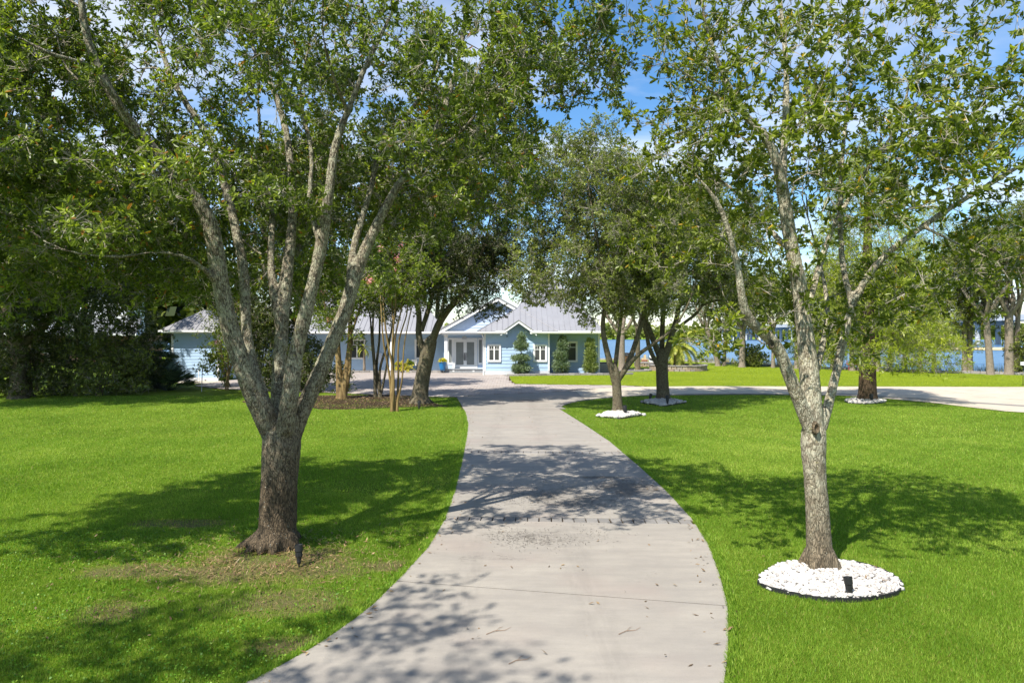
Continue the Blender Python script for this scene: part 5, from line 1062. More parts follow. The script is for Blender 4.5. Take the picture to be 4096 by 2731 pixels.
def cypress(label, base, r, h, rad, n, seed, bark='bark_red', group=None, zlow=2.6):
    rgm = np.random.default_rng(seed); bx, by = base; L_ = [[(bx, by, -.1, r * 1.5), (bx, by, .3, r * 1.15), (bx, by, 1.2, r), (bx, by, h * .55, r * .6), (bx, by, h, .03)]]
    pts = []
    for i in range(n):
        z = zlow + (h - zlow) * rgm.random() ** 1.3; q = rad * (1 - (z - zlow) / (h - zlow)) ** .6 * rgm.uniform(.35, 1.0) + .2; a = rgm.uniform(0, 6.28); pts.append((bx + math.cos(a) * q, by + math.sin(a) * q, z - .12 * q))
    return make_tree('cypress_tree', label, base, L_, np.array(pts), M[bark], M['leaf_cypress'], seed, group=group, L=.17, Wd=.03, per=26, tw=4, twl=.5, step=.34, rtip=.006, zmin=2.0, free=.12, spread=.6, upb=.5, back=.45, droop=.25, cmax=4)
bx, by = ground(3470, 1606)
cypress('bald cypress with a thick dark trunk in a round white stone bed', (bx, by), .36, 11.5, 3.5, 600, 131, zlow=2.0)
G4 = 'yellow-green cypresses on the bank'
for px, d, h, rad, sd, lab in ((3330, 60, 9.5, 2.6, 132, 'feathery cypress on the bank behind the slim oak'), (3620, 56.5, 9.5, 2.8, 133, 'feathery cypress on the bank above the spiky yuccas'), (3735, 55.2, 13.5, 3.0, 134, 'tallest golden cypress on the bank, right of the yuccas'), (3560, 58.5, 8.5, 2.4, 135, 'feathery cypress on the bank just right of the dark trunk'), (3680, 54.5, 6.6, 2.0, 136, 'low drooping cypress on the bank in front of the golden one')):
    cypress(lab, ((px - 2048) / F * d, d), .16, h, rad * 1.25, 300, sd, 'bark_shore', G4, 2.2)
shrub('round green bush under the pale forked shore tree', ground(3010, 1468), [((0, 0, 1.0), (1.0, .8, 1.2), 1)], 150, 141, leaf='leaf_mid', L=.16, Wd=.07)
shrub('glossy green bush at the right edge of the bank', ((4110 - 2048) / F * 52, 52), [((0, 0, 1.6), (1.4, 1.0, 1.9), 1)], 200, 142, leaf='leaf_mid', L=.16, Wd=.07)
BLADE = [fan_mesh('yucca_fan', M['leaf_palmetto'], s, 12, .75, 2.2, .05) for s in (11, 12)]
def yucca(label, px, py, h, seed, n=26):
    rgm = np.random.default_rng(seed); b = ground(px, py); root = empty('yucca', (*b, 0)); tag(root, label, 'yucca', 'spiky plants on the bank')
    MB().tube([(0, 0, -.05), (0, 0, h * .6)], .05, 6).build('stem', M['bark_shore'], root)
    for i in range(n):
        a = rgm.uniform(0, 6.28); e = rgm.uniform(-.2, 1.3); out = Vector((math.cos(a) * math.cos(e), math.sin(a) * math.cos(e), math.sin(e))); o = bpy.data.objects.new('leaf', BLADE[i % 2])
        o.rotation_mode = 'QUATERNION'; o.rotation_quaternion = out.to_track_quat('Z', 'Y'); o.location = (0, 0, h * rgm.uniform(.25, .65)); s = h * .55; o.scale = (s * .8, s, s); link(o, root)
yucca('tallest spiky yucca on the bank right of the dark cypress', 3560, 1490, 1.9, 151); yucca('small spiky yucca between two taller ones', 3612, 1492, 1.1, 152, 18); yucca('spiky yucca in front of the golden cypress', 3648, 1494, 1.5, 153, 20); yucca('low palmetto plant beside the leaning shore trunk', 2890, 1466, 1.6, 154, 14)

# ------------------------------------------------------------------ date palm in a stone ring
def frond_mesh(seed, m, L=2.6, n=34):
    rgm = np.random.default_rng(seed); V, Fc, a_ = [], [], []
    def rach(t): return np.array([L * t * (1 - .12 * t), 0, .55 * L * t - .75 * L * t * t])
    for i in range(n):
        t0, t1 = i / n, (i + 1) / n; p, q = rach(t0), rach(t1); b = len(V); w = .02 * (1 - t0) + .004; V += [p + (0, w, 0), p - (0, w, 0), q - (0, w, 0), q + (0, w, 0)]; Fc.append((b, b + 1, b + 2, b + 3)); a_ += [.9] * 4
        if t0 < .12: continue
        d = unit(q - p); ll = .46 * math.sin(math.pi * min(1, t0 * .9 + .12)) ** .6 * rgm.uniform(.85, 1.1)
        for s in (-1, 1):
            o = unit(d * .75 + np.array([0, s, 0]) * .75 + np.array([0, 0, .28])); tip = p + o * ll - np.array([0, 0, .10 * ll + rgm.uniform(0, .05)]); b = len(V); wd = np.array(d) * .034
            V += [p - wd, p + wd, tip, (p + tip) / 2 - wd * .6 + np.array([0, 0, .012])]; Fc.append((b, b + 1, b + 2, b + 3)); a_ += [rgm.uniform(.15, .95)] * 4
    return mesh_np('palm_frond', np.array(V), np.array(Fc), [m], attr=a_)
FR = [frond_mesh(s, M['leaf_palm']) for s in (1, 2, 3)]
def date_palm(label, base, h, r, nf, seed, scale=1.0, kind='date_palm', boots=True, z0=0.0):
    rgm = np.random.default_rng(seed); root = empty(kind, (*base, z0)); tag(root, label, 'palm')
    MB().lathe([(r * 1.35, -.05), (r * 1.12, h * .15), (r * .92, h * .6), (r, h * .95), (r * .9, h)], 14).build('trunk', M['bark_shore'], root, smooth=True)
    if boots:
        b = MB(); rows = int(h / .155)
        for j in range(rows):
            for i in range(8):
                a = 2 * math.pi * (i + .5 * (j % 2)) / 8 + j * .09; z = .05 + j * .155; q = r * (1.3 - .4 * min(1, z / h * 1.4)); c, s = math.cos(a), math.sin(a); T_ = np.array([-s, c, 0]) * .105 * q / .3; N_ = np.array([c, s, 0])
                p = N_ * q * .93; zz = np.array([0, 0, 1.]); b.add([p + T_ + zz * z, p - T_ + zz * z, p + N_ * .075 + zz * (z + .11), p + zz * (z + .17), p - zz * .03 + zz * z], [(0, 2, 1), (0, 3, 2), (1, 2, 3), (0, 1, 4)])
        b.build('leaf_base', M['palm_boot'], root)['kind'] = 'stuff'
    for i in range(nf):
        t = i / (nf - 1); a = i * 2.39996; el = 1.25 - 1.75 * t; o = bpy.data.objects.new('frond', FR[i % 3]); o.rotation_euler = (rgm.normal(0, .2), -el + .5, a); o.location = (0, 0, h - .05); s = scale * rgm.uniform(.85, 1.1); o.scale = (s, s, s); link(o, root)
    return root
pb = ((2712 - 2048) / F * 58.6, 58.6)
date_palm('date palm with diamond-patterned trunk and arching yellow-green fronds in a stone ring', pb, 2.1, .46, 58, 161, 1.08)
def ring_wall(label, c, R, H, seed, cat='planter', fill='mulch', name='stone_planter', rows=2, cap=True):
    rgm = np.random.default_rng(seed); root = empty(name, (*c, 0)); tag(root, label, cat); n = int(2 * math.pi * R / .42)
    for j in range(rows):
        for i in range(n):
            a = 2 * math.pi * (i + .5 * j) / n; piece('block', BLOCK, (math.cos(a) * R, math.sin(a) * R, j * H / rows * .86 + .01), (.40, .24, H / rows * .85), a + math.pi / 2, root)
    for i in range(n):
        a = 2 * math.pi * (i + .25) / n; piece('capstone', CAP, (math.cos(a) * R, math.sin(a) * R, H * .87), (.415, .34, H * .13 + .02), a + math.pi / 2, root)
    MB().lathe([(R - .1, .0), (R - .1, H * .8)], 28).build('bed_soil', M[fill], root)
ring_wall('round stone block planter ring around the date palm', pb, 2.3, .52, 1)
ring_wall('low stone ring bench with a pale top near the ornamental lighthouse', ((2588 - 2048) / F * 66, 66), 1.1, .42, 2, fill='pebble')
# low round bed by the corner of the house, with two trunks
rb = ((2500 - 2048) / F * 57.5, 57.5)
def stone_ring(label, c, Rx, Ry, n, seed, a0=0, a1=2 * math.pi):
    root = empty('stone_edging', (*c, 0)); tag(root, label, 'edging')
    for i in range(n):
        a = a0 + (a1 - a0) * (i + .5) / n; t = math.atan2(Ry * math.cos(a), -Rx * math.sin(a)); l = (a1 - a0) / n * math.hypot(Rx * math.sin(a), Ry * math.cos(a)); piece('stone', CAP, (Rx * math.cos(a), Ry * math.sin(a), 0), (l * .97, .3, .16), t, root, .01)
stone_ring('low round stone edging of the bed at the house corner', rb, 2.1, 1.4, 30, 3); sheet('corner_bed', [(rb[0] + 2.0 * math.cos(a), rb[1] + 1.3 * math.sin(a)) for a in np.linspace(0, 6.28, 30)[:-1]], .05, M['pebble'])
simple_tree('pale leaning shore tree in the round bed at the house corner', ((2487 - 2048) / F * 57.3, 57.3), .26, 3.2, 9, 2.6, [((0, 0, 7.4), (2.6, 2.2, 2.4), 1)], 130, 171, bark='bark_shore', leaf='leaf_mid', name='shore_tree', zk=4.4, L=.14, Wd=.06, per=22, step=.5)
simple_tree('straight dark-trunked tree in the round bed at the house corner', ((2551 - 2048) / F * 57.6, 57.6), .20, 3.6, 9, 2.4, [((0, 0, 7.6), (2.4, 2.2, 2.4), 1)], 130, 172, leaf='leaf_mid', name='shore_tree', zk=4.4, L=.14, Wd=.06, per=22, step=.5)
# stone borders: house bed, left bed, lake bank
def border(label, line, h=.16, w=.28, ln=.42, z=0.0, name='stone_edging'):
    L_ = smooth_line(line, 5); d = np.r_[0, np.cumsum(np.linalg.norm(np.diff(L_, axis=0), axis=1))]; n = int(d[-1] / ln); root = empty(name, (*L_[0], 0)); tag(root, label, 'edging')
    for i in range(n):
        s = (i + .5) / n * d[-1]; x, y = np.interp(s, d, L_[:, 0]), np.interp(s, d, L_[:, 1]); x2, y2 = np.interp(s + .05, d, L_[:, 0]), np.interp(s + .05, d, L_[:, 1])
        piece('stone', CAP, (x - L_[0, 0], y - L_[0, 1], z), (ln * .97, w, h * RNG.uniform(.9, 1.1)), math.atan2(y2 - y, x2 - x), root, .012)
border('dark stone edging in front of the three junipers', [(-.35, 50.15), (1.0, 50.35), (2.8, 50.9), (5.0, 51.2), (7.5, 51.4), (9.2, 52.2)], .18)
sheet('juniper_bed', [(-.3, 50.3), (1.0, 50.5), (2.8, 51.05), (5.0, 51.35), (7.5, 51.5), (9.0, 52.4), (6.9, 52.9), (2.9, 52.85), (2.8, 51.98), (-.3, 51.98)], .06, M['mulch'])
border('pale stone kerb of the planting bed left of the entry', [(-19, 54.2), (-16, 54.4), (-13.5, 55.0), (-9.5, 54.9), (-6.6, 54.75), (-5.5, 54.5)], .2)
sheet('entry_bed', [(-19, 54.4), (-16, 54.6), (-13.5, 55.2), (-9.5, 55.1), (-6.6, 54.95), (-5.5, 54.7), (-5.5, 56.95), (-19, 56.95)], .08, M['pebble'])
border('grey stone edging between the far lawn and the lake bank', BORDER, .22, .32, .6)

# ------------------------------------------------------------------ junipers in front of the house
def juniper(label, base, tiers, seed, leaf='leaf_juniper', z0=.06):
    rgm = np.random.default_rng(seed); root = empty('juniper', (*base, z0)); tag(root, label, 'juniper', 'junipers along the house front'); h = max(t[0][2] + t[1][2] for t in tiers)
    MB().tube([(0, 0, -.1), (.02, 0, h * .5), (0, 0, h * .92)], [.06, .04, .01], 6).build('trunk', M['bark_dark'], root); Pn, An = [], []
    for c, r, n in tiers:
        d = unit(rgm.normal(size=(n, 3))); q = rgm.random((n, 1)) ** .35; p = np.array(c) + d * q * np.array(r); p += rgm.normal(0, .05, p.shape); k = p[:, 2] > .02; Pn.append(p[k]); An.append(unit(d + np.array([0, 0, .7]))[k])
    V, Fc, a = leaves(np.concatenate(Pn), np.concatenate(An), 4, .20, .04, rgm, False, spread=.45, back=.12); obj_np('crown', V, Fc, M[leaf], root, attr=a)['kind'] = 'stuff'
s = 51.0 / F
juniper('blue-green juniper clipped in three tiers between the two front windows', ((2084 - 2048) * s, 51.0), [((0, 0, .46), (.72, .55, .42), 1200), ((0, 0, 1.26), (.74, .55, .24), 700), ((.0, 0, 2.2), (.58, .45, .42), 700), ((.05, 0, 2.75), (.32, .28, .45), 300)], 181)
juniper('loose blue-green juniper covering the left side of the single window', ((2244 - 2048) * s * 1.02, 51.8), [((0, 0, .6), (.66, .5, .6), 1100), ((-.05, 0, 1.4), (.5, .45, .6), 900), ((.1, 0, 2.2), (.42, .36, .6), 600), ((.12, 0, 2.65), (.25, .2, .3), 200)], 182)
juniper('yellowish juniper at the right corner of the house front', ((2361 - 2048) * s * 1.02, 51.9), [((0, 0, .6), (.56, .45, .6), 900), ((0, 0, 1.4), (.45, .4, .7), 800), ((0, 0, 2.2), (.38, .3, .6), 450)], 183, 'leaf_juniper_gold')

# ------------------------------------------------------------------ pebble beds and spotlights
peb = MB(); ph = (1 + 5 ** .5) / 2
iv = unit(np.array([(-1, ph, 0), (1, ph, 0), (-1, -ph, 0), (1, -ph, 0), (0, -1, ph), (0, 1, ph), (0, -1, -ph), (0, 1, -ph), (ph, 0, -1), (ph, 0, 1), (-ph, 0, -1), (-ph, 0, 1)], float))
ifc = [(0, 11, 5), (0, 5, 1), (0, 1, 7), (0, 7, 10), (0, 10, 11), (1, 5, 9), (5, 11, 4), (11, 10, 2), (10, 7, 6), (7, 1, 8), (3, 9, 4), (3, 4, 2), (3, 2, 6), (3, 6, 8), (3, 8, 9), (4, 9, 5), (2, 4, 11), (6, 2, 10), (8, 6, 7), (9, 8, 1)]
PEB = []
for s_ in range(5):
    r_ = np.random.default_rng(s_); PEB.append(mesh_np('pebble_stone', iv * (1 + r_.normal(0, .16, (12, 1))), np.array(ifc), [M['pebble']], smooth=True))
def stones(pts, size, rng):
    n = len(pts); sc = size * np.clip(rng.lognormal(-.1, .35, (n, 1, 1)), .4, 1.9) * np.stack([rng.uniform(.8, 1.4, n), rng.uniform(.7, 1.1, n), rng.uniform(.5, .85, n)], -1)[:, None]; a = rng.uniform(0, 6.28, n)
    V = iv[None] * (1 + rng.normal(0, .15, (n, 12, 1))) * sc; c, s = np.cos(a)[:, None], np.sin(a)[:, None]; V = np.stack([V[..., 0] * c - V[..., 1] * s, V[..., 0] * s + V[..., 1] * c, V[..., 2]], -1) + pts[:, None]
    return V.reshape(-1, 3), (np.array(ifc)[None] + (np.arange(n) * 12)[:, None, None]).reshape(-1, 3), np.repeat(rng.random(n), 12)
RING = np.array([ground(px, py) for px, py in ((3033, 2340), (3050, 2310), (3120, 2268), (3250, 2250), (3400, 2255), (3520, 2285), (3595, 2330), (3605, 2352), (3585, 2380), (3500, 2398), (3400, 2408), (3280, 2402), (3150, 2378), (3070, 2358))])
def pebble_bed(label, poly, n, size, seed, single=0, hole=None, mound=.05, edge_h=.05):
    rgm = np.random.default_rng(seed); poly = np.array(poly); c = poly.mean(0); root = empty('pebble_bed', (*c, 0)); tag(root, label, 'pebble bed', 'white pebble beds around tree feet'); P = poly - c; k = len(P)
    e = MB()                                # black edging strip
    for i in range(k):
        a, b_ = P[i], P[(i + 1) % k]; t = unit(b_ - a); nn = np.array([t[1], -t[0]]) * .011
        e.add([(*(a - nn), -.03), (*(b_ - nn), -.03), (*(b_ + nn), -.03), (*(a + nn), -.03), (*(a - nn), edge_h), (*(b_ - nn), edge_h), (*(b_ + nn), edge_h), (*(a + nn), edge_h)], [(0, 3, 2, 1), (4, 5, 6, 7), (0, 1, 5, 4), (1, 2, 6, 5), (2, 3, 7, 6), (3, 0, 4, 7)])
    e.build('edging', M['edging'], root)
    pts = rgm.uniform(P.min(0), P.max(0), (n * 3, 2)); pts = pts[inside(P * .985, pts[:, 0], pts[:, 1])][:n]
    if hole: pts = pts[np.hypot(pts[:, 0] + c[0] - hole[0], pts[:, 1] + c[1] - hole[1]) > hole[2]]
    rr = np.hypot(*pts.T) / np.hypot(*P.T).max(); z = .012 + mound * (1 - rr ** 2) + rgm.uniform(0, .03, len(pts)); p3 = np.column_stack([pts, z])
    sb = MB(); sb.add([(*p, .004) for p in P] + [(0, 0, mound)], [(i, (i + 1) % k, k) for i in range(k)]); sb.build('stone_base', M['pebble'], root)
    o = np.argsort(p3[:, 1] - p3[:, 2] * 6); sing, rest = p3[o[:single]], p3[o[single:]]
    for q in sing:
        ob = bpy.data.objects.new('pebble', PEB[rgm.integers(5)]); ob.location = q; s = size * float(np.clip(rgm.lognormal(-.1, .35), .4, 1.9)); ob.scale = (s * rgm.uniform(.8, 1.4), s * rgm.uniform(.7, 1.1), s * rgm.uniform(.5, .85)); ob.rotation_euler = (0, 0, rgm.uniform(0, 6.28)); link(ob, root)
    V, Fc, a = stones(rest, size, rgm); obj_np('pebbles', V, Fc, M['pebble'], root, attr=a, smooth=True)['kind'] = 'stuff'
pebble_bed('round bed of bright white pebbles with black edging around the slim oak', [tuple(p) for p in smooth_line(np.vstack([RING, RING[:1]]), 4)[:-1]], 2600, .026, 191, 300, (*OAK_R, .17), .045, .05)
def diamond(c, px0, px1, py0, py1): return [ground(px0, (py0 + py1) / 2), ground(c, py1), ground(px1, (py0 + py1) / 2), ground(c, py0)]
def densify(P): return [tuple(np.array(a) + (np.array(b_) - np.array(a)) * t) for a, b_ in zip(P, P[1:] + P[:1]) for t in (0, .25, .5, .75)]
pebble_bed('white stone bed in front of the small forking oak near the driveway', densify([ground(2388, 1668), ground(2480, 1676), ground(2578, 1662), ground(2470, 1650)]), 520, .07, 192, 0, (*ground(2470, 1655), .2), .08, .05)
pebble_bed('white stone diamond around the stout dark oak', densify([ground(2562, 1612), ground(2655, 1626), ground(2745, 1612), ground(2655, 1599)]), 520, .07, 193, 0, (*ground(2652, 1604), .26), .08, .05)
pebble_bed('round white stone bed at the foot of the thick dark cypress', [ground(3463 + 80 * math.cos(a), 1608 + 8.5 * math.sin(a)) for a in np.linspace(0, -6.28, 26)[:-1]], 520, .07, 194, 0, (*ground(3470, 1606), .4), .08, .05)
def spot(label, base, aim, scale=1.0, group='black spotlights at the tree feet'):
    root = empty('garden_spotlight', (*base, 0)); tag(root, label, 'spotlight', group); S = scale; a = Vector(aim).normalized(); q = a.to_track_quat('Z', 'Y')
    MB().tube([(0, 0, -.12), (0, 0, .07)], .011, 8).build('stake', M['black'], root); MB().lathe([(.022, .05), (.026, .06), (.026, .10), (.018, .115)], 12).build('knuckle', M['black'], root, smooth=True)
    h = MB().lathe([(.018, 0), (.03, .008), (.033, .03), (.040, .055), (.043, .11), (.052, .118), (.054, .20), (.050, .20), (.046, .185), (.0, .183)], 18)
    for i in range(10): an = 2 * math.pi * i / 10; c, s_ = math.cos(an), math.sin(an); h.box(c * .041 - .004, c * .041 + .004, s_ * .041 - .004, s_ * .041 + .004, .05, .115)
    o = h.build('lamp_head', M['black'], root); o.rotation_mode = 'QUATERNION'; o.rotation_quaternion = q; o.location = (0, 0, .09)
    gl_ = MB().lathe([(.0, .186), (.045, .186)], 16).build('lens', M['glass'], root); gl_.rotation_mode = 'QUATERNION'; gl_.rotation_quaternion = q; gl_.location = (0, 0, .09); root.scale = (S, S, S)
spot('black spotlight on a stake in the lawn in front of the big left oak', ground(1196, 2268), (-.05, .12, 1)); spot('black spotlight in the pebble ring of the slim oak', ground(3400, 2400), (-.1, .1, 1), .9)
spot('black spotlight against the small forking oak', ground(2502, 1668), (-.1, .2, 1), 1.5); spot('black spotlight at the front corner of the stone diamond', ground(2670, 1621), (0, .2, 1), 1.5); spot('spotlight in the grass left of the stone diamond', ground(2600, 1607), (.2, .1, 1), 1.3); spot('black spotlight in front of the dark cypress trunk', ground(3486, 1614), (0, .1, 1), 1.5); spot('spotlight on the left rim of the cypress bed', ground(3436, 1606), (.2, 0, 1), 1.3); spot('black spotlight in the mulch near the leaning oak', ground(1676, 1640), (0, .2, 1), 1.3)

oak_r = [o for o in bpy.data.objects if o.type == 'EMPTY' and str(o.get('label', '')).startswith('slim pale-barked')][0]
def knot(px, py, d, r, m):
    x, y, z = at(px, py, d); k = MB().lathe([(r * .1, .03), (r * .62, .028), (r * .7, .05), (r * 1.0, .055), (r * 1.3, .0)], 14).build('knot', m, oak_r, smooth=True)
    k.location = (x - OAK_R[0], y - OAK_R[1], z); k.rotation_euler = (math.radians(90), 0, 0); k.scale = (.62, 1.25, 1)
knot(1872, 982, 8.56, .055, M['bark_pale']); knot(1770, 790, 8.36, .04, M['bark_dark'])
# ------------------------------------------------------------------ small things round the house
def pot(label, x, y, z, r, h, flower, seed, fr=.4, square=False):
    rgm = np.random.default_rng(seed); root = empty('planter_pot', (x, y, z)); tag(root, label, 'plant pot', 'blue pots by the entry')
    MB().lathe([(r * .62, 0), (r * .75, h * .2), (r * .98, h * .75), (r, h * .95), (r * 1.06, h * .96), (r * 1.06, h), (r * .9, h), (r * .88, h * .93)], 4 if square else 22).build('pot', M['pot'], root, smooth=not square)
    q = unit(rgm.normal(size=(160, 3))) * rgm.random((160, 1)) ** .4 * fr; q[:, 2] = np.abs(q[:, 2]) * .9 + h * .98; V, Fc, a = leaves(q, unit(q - (0, 0, h)), 5, .11, .05, rgm, False); obj_np('flowers', V, Fc, M[flower], root, attr=a)['kind'] = 'stuff'
pot('tall round blue pot of yellow flowers beside the front door', (1770 - 2048) / F * 54.4, 54.4, .0 + .2, .30, .72, 'leaf_yellow', 1, .36); pot('square blue pot of green fern near the patio chair', (1643 - 2048) / F * 55.6, 55.6, .1, .36, .55, 'leaf_myrtle', 2, .36, True); pot('blue pot of yellow flowers behind the myrtle stems', (1592 - 2048) / F * 55.7, 55.7, .1, .26, .5, 'leaf_yellow', 3, .34)
shrub('low yellow-flowered plant along the entry kerb', ((1632 - 2048) / F * 55.2, 55.2), [((0, 0, .3), (.7, .25, .25), 1)], 60, 211, leaf='leaf_yellow', L=.1, Wd=.05, twl=.15)
# patio chair
ch = empty('patio_chair', ((1655 - 2048) / F * 56.4, 56.4, .09)); tag(ch, 'dark patio chair with a white cushion by the left wing', 'chair')
for sx in (-.26, .26):
    for sy in (-.25, .25): MB().tube([(sx, sy, 0), (sx, sy, .43 if sy < 0 else .95)], .02, 6).build('leg', M['black'], ch)
    MB().tube([(sx, -.25, .43), (sx, -.25, .62), (sx, .25, .62)], .018, 6).build('armrest', M['black'], ch)
MB().box(-.28, .28, -.27, .27, .40, .44).build('seat', M['black'], ch); MB().box(-.25, .25, -.25, .2, .442, .53).build('cushion', M['cushion'], ch); MB().box(-.26, .26, .18, .24, .55, .95).build('backrest', M['cushion'], ch)
date_palm('small potted-size palm with slim trunk in front of the left window', ((1457 - 2048) / F * 56, 56), 1.9, .10, 14, 162, .42, 'small_palm', False, .08)
ac = empty('air_conditioner', ((2414 - 2048) / F * 54, 54, 0)); tag(ac, 'dark air conditioner unit at the right corner of the house', 'air conditioner')
MB().box(-.38, .38, -.38, .38, .04, .86).build('body', M['black'], ac); MB().box(-.4, .4, -.4, .4, .862, .9).build('top', M['black'], ac)
for k in range(9): MB().box(-.36, .36, -.392, -.382, .10 + k * .083, .13 + k * .083).build('slat', M['steel'], ac)
MB().box(-.5, .5, -.5, .5, 0, .04).build('pad', M['plinth'], ac)
po = empty('metal_stake', (*ground(806, 1566), 0)); tag(po, 'thin grey metal stake standing in the lawn before the garage', 'stake'); MB().tube([(0, 0, -.2), (.05, 0, 1.38)], .022, 8).build('pole', M['steel'], po); MB().lathe([(.028, 0), (.028, .03)], 8).build('cap', M['steel'], po, loc=(.05, 0, 1.38))
pp = empty('pipe_riser', ((795 - 2048) / F * 44.6, 44.6, 0)); tag(pp, 'short white pipe riser against the garage wall', 'pipe'); MB().tube([(0, 0, -.05), (0, 0, .7)], .03, 8).build('riser', M['trim'], pp); MB().tube([(-.05, 0, .7), (.05, 0, .7)], .025, 8).build('valve', M['steel'], pp)
lp = empty('path_light', (*ground(4092, 1545), 0)); tag(lp, 'small white solar path light on a thin post at the right edge', 'path light'); MB().tube([(0, 0, -.1), (0, 0, 1.25)], .015, 6).build('post', M['black'], lp); MB().box(-.09, .09, -.09, .09, 1.25, 1.45).build('lamp', M['trim'], lp)
# lighthouse, castle and firewood by the water
lh = empty('lighthouse_ornament', ((2606 - 2048) / F * 76, 76, 0)); tag(lh, 'black and white spiral-striped ornamental lighthouse on the far lawn', 'ornament'); kk, nn = 24, 28; V, Fc, mi = [], [], []
for j in range(nn + 1):
    t = j / nn
    for i in range(kk): a = 2 * math.pi * i / kk; r = .28 - .12 * t; V.append((r * math.cos(a), r * math.sin(a), 1.25 * t))
for j in range(nn):
    for i in range(kk): Fc.append((j * kk + i, j * kk + (i + 1) % kk, (j + 1) * kk + (i + 1) % kk, (j + 1) * kk + i)); mi.append(int(((i / kk + j / nn * 2.2) * 2) % 2 < 1))
link(bpy.data.objects.new('tower', mesh_np('tower', V, Fc, [M['trim'], M['black']], mat_idx=mi)), lh); MB().lathe([(.24, 1.25), (.24, 1.3), (.11, 1.3), (.11, 1.5), (.15, 1.5), (.0, 1.66)], 14).build('lantern', M['black'], lh); MB().lathe([(.33, 0), (.33, .1), (.28, .1)], 16).build('base', M['black'], lh)
cs = empty('castle_ornament', ((2578 - 2048) / F * 76.5, 76.5, 0)); tag(cs, 'small red and tan castle ornament beside the lighthouse', 'ornament'); MB().box(-.32, .32, -.2, .2, 0, .3).build('wall', M['terracotta'], cs); MB().box(-.08, .16, -.16, .16, .3, .85).build('tower', M['tan'], cs); MB().box(-.3, -.1, -.16, .16, .3, .5).build('annex', M['tan'], cs)
for x in (-.2, .0, .2): MB().box(x - .04, x + .04, -.21, -.199, .08, .2).build('doorway', M['black'], cs)
fw = empty('firewood_stack', ((2505 - 2048) / F * 77, 77, 0)); tag(fw, 'stack of split firewood under a dark cover by the water', 'firewood stack'); lg = MB().tube([(0, -.2, 0), (0, .2, 0)], .075, 7).mesh('log', [M['wood']])
for j in range(6):
    for i in range(10): o = bpy.data.objects.new('log', lg); o.location = (-.75 + i * .155 + (j % 2) * .07, RNG.normal(0, .03), .09 + j * .135); link(o, fw)
MB().add([(-.95, -.3, .86), (.95, -.3, .86), (.95, .3, .86), (-.95, .3, .86), (-.9, -.28, 1.05), (.7, -.28, 1.02), (.75, .28, 1.06), (-.9, .28, 1.08)], [(0, 3, 2, 1), (4, 5, 6, 7), (0, 1, 5, 4), (1, 2, 6, 5), (2, 3, 7, 6), (3, 0, 4, 7)]).build('cover', M['wood_dark'], fw)
def flamingo(label, px, py, flip):
    b = ground(px, py); root = empty('flamingo_ornament', (*b, 0)); tag(root, label, 'ornament', 'pink flamingos on the bank'); s = flip
    MB().tube([(-.22 * s, 0, .50), (-.12 * s, 0, .53), (0, 0, .52), (.12 * s, 0, .55)], [.02, .075, .085, .035], 10).build('body', M['pink'], root, smooth=True); MB().tube([(.10 * s, 0, .55), (.2 * s, 0, .62), (.17 * s, 0, .72), (.10 * s, 0, .8), (.14 * s, 0, .86), (.2 * s, 0, .83)], [.03, .022, .02, .02, .028, .012], 8).build('neck', M['pink'], root, smooth=True)
    for y in (-.03, .03): MB().tube([(0, y, -.05), (.01, y, .46)], .008, 5).build('leg', M['pink'], root)
flamingo('pink flamingo ornament left of the pale shore trunk', 3395, 1483, -1); flamingo('pink flamingo ornament half hidden between the shore trunks', 3428, 1483, 1)

# ------------------------------------------------------------------ reeds, far shore, bridge
rgm = np.random.default_rng(301); L_ = np.array(BORDER[2:11]); d = np.r_[0, np.cumsum(np.linalg.norm(np.diff(L_, axis=0), axis=1))]; n = 5200; s_ = rgm.uniform(0, d[-1], n); cl = (np.sin(s_ * 1.7) + np.sin(s_ * .63 + 2)) > -.6; s_ = s_[cl]; n = len(s_)
bx_, by_ = np.interp(s_, d, L_[:, 0]), np.interp(s_, d, L_[:, 1]); off = rgm.uniform(1.6, 3.6, n); P = np.column_stack([bx_ + off * .83, by_ + off * .55, np.full(n, -.05)]); A = unit(np.column_stack([rgm.normal(0, .3, (n, 2)), np.ones(n)])); Ln = rgm.uniform(.4, 1.0, (n, 1)); sd_ = unit(rgm.normal(size=(n, 3)) * (1, 1, 0)) * .016
V = np.stack([P - sd_, P + sd_, P + A * Ln], 1).reshape(-1, 3); tag(obj_np('shore_grass', V, np.arange(n * 3).reshape(-1, 3), M['leaf_reed'], attr=np.repeat(rgm.random(n), 3)), 'tawny tufts of shore grass along the lake bank', 'shore grass', kind='stuff')
sb = [(104, 176), (150, 166), (240, 160), (240, 230), (170, 215), (125, 200)]; sh_ = sheet('sand_bar', [tuple(p) for p in smooth_line(sb + sb[:1], 6)[:-1]], -.62, M['sand'])
def mass(name, label, n, gen, L, leaf, seed):
    rgm = np.random.default_rng(seed); P = gen(rgm, n); A = unit(rgm.normal(size=(n, 3)) + (0, 0, .4)); V, Fc, a = leaves(P, A, 1, L, L * .8, rgm, False); o = obj_np(name, V, Fc, M[leaf], attr=a); tag(o, label, 'woods', kind='stuff')
def far_gen(r, n):
    x = r.uniform(-500, 900, n); base = 650 + 40 * r.random(n) + np.maximum(0, x - 300) * -.05; k = np.floor(x / 14); hh = 9 + 6 * np.abs(np.sin(k * 12.9898) * 43758.5 % 1) ; u = (x / 14 - k) * 2 - 1; return np.column_stack([x, base, 1 + hh * np.sqrt(np.maximum(0, 1.05 - u * u)) * r.random(n) ** .7])
mass('far_woods', 'hazy green line of woods on the far shore of the lake', 15000, far_gen, 5.0, 'leaf_mid', 311)
